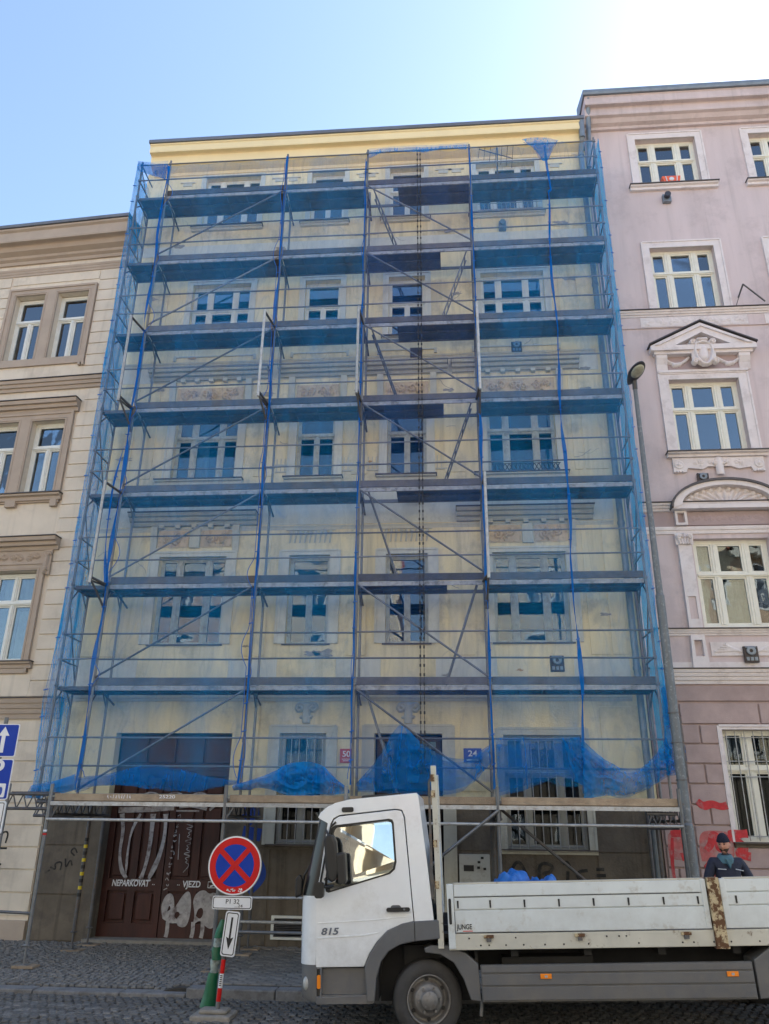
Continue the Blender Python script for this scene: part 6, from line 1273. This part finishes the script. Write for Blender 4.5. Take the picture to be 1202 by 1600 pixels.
# headboard with tall stakes
m = MB(); m.box(1.60, 1.665, near-.02, near+.05, .90, 2.83); m.build('headboard_stake', M['bedframe'], TR, 'white stake with rust spots', bevel=.006)
MB().box(1.60, 1.665, far-.05, far+.0, .90, 2.83).build('headboard_stake', M['bedframe'], TR, bevel=.006)
MB().box(1.61, 1.65, near+.05, far-.05, 1.0, 1.95).build('headboard', BW, TR)
for z in (2.2, 2.5, 2.78): MB().tube((1.63, near, z), (1.63, far-.02, z), .018, 8).build('headboard_bar', M['bedframe'], TR)
for z in (2.70, 2.52, 1.98, 1.55): MB().box(1.592, 1.64, near-.03, near+.02, z-.05, z+.03).build('stake_bracket', M['rust'], TR)
MB().slab([(1.54, 1.4), (1.56, 2.65), (1.585, 2.7), (1.575, 1.4)], (), near+.02, near+.05).build('stake_brace', M['oldsteel'], TR)
# tarpaulin lying in the bed
def lump(name, cx, cy, cz, sx, sy, sz, material, seed=0, n=3, rough=.35, parent=None):
    bm = bmesh.new(); bmesh.ops.create_icosphere(bm, subdivisions=n+1, radius=1)
    for v in bm.verts:
        d = 1+rough*noise.noise(v.co*1.8+Vector((seed, 0, 0)))+rough*.7*abs(noise.noise(v.co*4+Vector((0, seed, 0))))-.12*abs(noise.noise(v.co*9)); v.co = Vector((cx+v.co.x*sx*d, cy+v.co.y*sy*d, cz+max(v.co.z, -.4)*sz*d))
    me = bpy.data.meshes.new('m'); bm.to_mesh(me); bm.free(); me.polygons.foreach_set('use_smooth', [True]*len(me.polygons)); return put(name, me, material, parent)
tp = lump('tarpaulin', 2.42, -4.9, 1.25, .36, .5, .36, M['tarp'], 3, 4); tag(tp, 'crumpled blue tarpaulin bundle lying in the front of the truck bed', 'tarpaulin')
tp = lump('folded_net', 2.86, -4.95, 1.25, .28, .4, .32, M['tarp'], 8, 4); tag(tp, 'smaller blue folded bundle behind the larger one in the truck bed', 'tarpaulin')

# ================================================================== MAN BEHIND THE TRUCK
mx_, my_, mg = 5.60, -3.12, PZ+gz(5.6)
PM = thing('person', (mx_, my_, mg), 'person in navy work jacket, teal hood and dark knit hat standing behind the truck', 'person')
def skinned(name, verts, edges, radii, material, parent, sub=2, root=0):
    me = bpy.data.meshes.new('m'); me.from_pydata(verts, edges, []); o = put(name, me, material, parent)
    md = o.modifiers.new('skin', 'SKIN'); md.use_smooth_shade = True
    for i, r in enumerate(radii): sv = me.skin_vertices[0].data[i]; sv.radius = (r if isinstance(r, tuple) else (r, r)); sv.use_root = (i == root)
    ss = o.modifiers.new('sub', 'SUBSURF'); ss.levels = sub; ss.render_levels = sub
    for p in me.polygons: p.use_smooth = True
    return o
if True:
    sk_needed = bpy.data.meshes.new('probe'); 
def P(x, y, z): return (mx_+x, my_+y, mg+z)
def skin_obj(name, V, E, Rr, material, sub=2):
    me = bpy.data.meshes.new('m'); me.from_pydata([P(*v) for v in V], E, []); me.update()
    o = put(name, me, material, PM); bm = bmesh.new(); bm.from_mesh(me); lay = bm.verts.layers.skin.verify(); bm.verts.ensure_lookup_table()
    for i, v in enumerate(bm.verts): r = Rr[i]; v[lay].radius = r if isinstance(r, tuple) else (r, r); v[lay].use_root = (i == 0)
    bm.to_mesh(me); bm.free(); md = o.modifiers.new('skin', 'SKIN'); md.use_smooth_shade = True; md.branch_smoothing = .4
    ss = o.modifiers.new('sub', 'SUBSURF'); ss.levels = sub; ss.render_levels = sub; return o
# he faces the camera, turned a little to the left of the picture
skin_obj('body', [(0, .0, .95), (0, .0, 1.15), (0, -.01, 1.38), (.0, -.01, 1.50), (-.01, -.03, 1.60), (-.10, 0, .88), (-.12, -.02, .48), (-.12, .02, .08), (-.13, -.14, .05), (.10, 0, .88), (.13, .02, .48), (.14, .05, .08), (.12, -.10, .05),
                  (-.2, .0, 1.42), (-.27, .0, 1.14), (-.25, -.16, .95), (-.24, -.24, .9), (.2, .01, 1.42), (.29, .05, 1.14), (.30, -.05, .92), (.29, -.10, .85)],
         [(0, 1), (1, 2), (2, 3), (3, 4), (0, 5), (5, 6), (6, 7), (7, 8), (0, 9), (9, 10), (10, 11), (11, 12), (2, 13), (13, 14), (14, 15), (15, 16), (2, 17), (17, 18), (18, 19), (19, 20)],
         [(.15, .11), (.15, .11), (.15, .10), .065, .055, .09, .06, .05, .045, .09, .06, .05, .045, .06, .045, .035, .03, .06, .045, .035, .03], M['trouser'])
skin_obj('jacket', [(0, .0, .92), (0, .0, 1.10), (0, .0, 1.28), (0, -.005, 1.47), (-.18, .0, 1.47), (-.285, .02, 1.20), (-.27, -.13, .98), (.18, .01, 1.47), (.32, .05, 1.20), (.33, -.02, .97)],
         [(0, 1), (1, 2), (2, 3), (3, 4), (4, 5), (5, 6), (3, 7), (7, 8), (8, 9)], [(.19, .14), (.19, .14), (.20, .14), (.15, .105), .085, .072, .06, .085, .075, .062], M['jacket'])
# hands
for hx, hy, hz, s in ((-.27, -.22, .90, -1), (.33, -.08, .88, 1)):
    V = [(hx, hy+.03, hz+.05), (hx, hy, hz-.02)]; E_ = [(0, 1)]; Q = [(.024, .03), (.02, .036)]
    for f in range(4):
        b0 = len(V); oy = -.03+f*.02; ln = (.06, .075, .07, .055)[f]; V += [(hx, hy+oy, hz-.06), (hx-.006*s, hy+oy-.004, hz-.06-ln*.5), (hx-.016*s, hy+oy, hz-.06-ln)]; E_ += [(1, b0), (b0, b0+1), (b0+1, b0+2)]; Q += [.009, .0085, .0075]
    b0 = len(V); V += [(hx-.02*s, hy-.04, hz-.01), (hx-.03*s, hy-.06, hz-.045)]; E_ += [(0, b0), (b0, b0+1)]; Q += [.011, .009]
    skin_obj('hand', V, E_, Q, M['skin'])
# head : one shaped surface with brow, nose, mouth, chin, ears
HR = Matrix.Translation(P(-.02, -.055, 1.685)) @ Matrix.Rotation(R(-32), 4, 'Z') @ Matrix.Rotation(R(8), 4, 'X')
bm = bmesh.new(); bmesh.ops.create_uvsphere(bm, u_segments=48, v_segments=36, radius=1)
def g2(a, b, sa, sb): return math.exp(-(a/sa)**2-(b/sb)**2)
for v in bm.verts:
    d = v.co.copy(); x, y, z = d.x*.074, d.y*.098, d.z*.126
    if z < 0: k = 1-.28*(-z/.122)**1.5; x *= k; y = y*k-.012*(-z/.122)
    if d.y < 0:                                                       # face is towards -y
        f = 1.0
        y -= .010*g2(x, z-.028, .05, .012)                            # brow
        y += .010*(g2(x-.03, z-.012, .014, .010)+g2(x+.03, z-.012, .014, .010))   # eye sockets
        y -= .026*g2(x, z+.020, .011, .018)+.012*g2(x, z-.004, .008, .022)        # nose
        y -= .007*g2(x, z+.055, .024, .006)+.006*g2(x, z+.066, .02, .005)         # lips
        y += .005*g2(x, z+.0605, .022, .003); y -= .012*g2(x, z+.095, .022, .016) # mouth line, chin
        y -= .006*(g2(x-.04, z+.02, .018, .018)+g2(x+.04, z+.02, .018, .018))     # cheeks
    if abs(d.x) > .9: x *= 1+.25*g2(y-.01, z+.01, .016, .026)         # ears
    v.co = HR @ Vector((x, y, z))
me = bpy.data.meshes.new('m'); bm.to_mesh(me); bm.free(); me.polygons.foreach_set('use_smooth', [True]*len(me.polygons)); hd = put('head', me, M['skin'], PM)
def on_head(name, f, material, seg=(36, 24)):
    bm = bmesh.new(); bmesh.ops.create_uvsphere(bm, u_segments=seg[0], v_segments=seg[1], radius=1)
    kill = []
    for v in bm.verts:
        r = f(v.co.copy())
        if r is None: kill.append(v)
        else: v.co = HR @ r
    bmesh.ops.delete(bm, geom=kill, context='VERTS'); me = bpy.data.meshes.new('m'); bm.to_mesh(me); bm.free(); me.polygons.foreach_set('use_smooth', [True]*len(me.polygons)); return put(name, me, material, hd)
on_head('knit_hat', lambda c: None if c.z < .08-.12*(c.y > .2) else Vector((c.x*(.087+.004*(c.z < .3)), c.y*.110+.004, .018+c.z*.135)), M['hat'])
on_head('beard', lambda c: None if (c.z > -.38 or c.y > .15 or (abs(c.x) < .3 and -.62 < c.z < -.42 and False)) else Vector((c.x*.078*(1-.28*abs(c.z)**1.5)*1.02, (c.y*.098*(1-.28*abs(c.z)**1.5)-.012*abs(c.z))*1.03-.002, c.z*.122)), M['stubble'])
for s in (-1, 1):
    me = MB().lathe((0, 0, 0), (0, -1, 0), [(.010, 0), (.008, .005), (.0, .008)], 10).mesh(); me.transform(HR @ Matrix.Translation((s*.03, -.086, .012))); put('eye', me, M['ink'], hd)
on_head('eyebrow', lambda c: Vector((.031+c.x*.017, -.094+c.y*.006+abs(c.x)*.006, .030+c.z*.004)), M['stubble'], (12, 6)); on_head('eyebrow', lambda c: Vector((-.031+c.x*.017, -.094+c.y*.006+abs(c.x)*.006, .030+c.z*.004)), M['stubble'], (12, 6))
# hood and collar
m = MB(); m.lathe(P(-.005, .01, 1.50), (0, -.12, 1), [(.12, -.05), (.115, .0), (.10, .03), (.088, .055), (.075, .04)], 24); hdm = m.mesh()
put('hood', hdm, M['teal'], PM)
MB().slab([(mx_-.045, mg+1.50), (mx_+.05, mg+1.51), (mx_+.01, mg+1.37)], (), my_-.145, my_-.08).build('hood_front', M['teal'], PM, bevel=.01)
for a, b in (((-.17, 1.37), (-.06, 1.365)), ((.07, 1.37), (.17, 1.35))): MB().tube(P(a[0], -.150, a[1]), P(b[0], -.155, b[1]), .006, 6).build('reflective_piping', M['reflect'], PM)
MB().tube(P(.02, -.152, 1.28), P(.02, -.15, .95), .004, 5).build('zip', M['black'], PM)

# distant things down the side street, seen in the truck's window
ct = thing('church_tower', (-3.0, -62, 0), 'slim pale church tower with green copper spire beyond the side street opposite', 'church tower')
MB().box(-4.2, -1.8, -63.2, -60.8, 0, 13).box(-4.35, -1.65, -63.35, -60.65, 9.2, 9.5).build('tower', M['cream_light'], ct)
m = MB(); m.lathe((-3, -62, 13), (0, 0, 1), [(1.5, 0), (1.3, .3), (.9, .8), (.95, 2.2), (1.2, 2.5), (.7, 3.2), (.35, 4.2), (.12, 5.2), (.02, 6.8)], 8); m.build('spire', M['copper'], ct)
rh_ = thing('red_roofed_house', (3, -48, 0), 'low house with a red tiled roof down the side street opposite', 'house')
MB().box(-8, 14, -54, -46, 0, 2.2).build('wall', M['opp'], rh_); MB().extx([(-45.5, 2.1), (-50, 4.6), (-54.5, 2.1)], -8.3, 14.3).build('roof', M['roofred'], rh_)
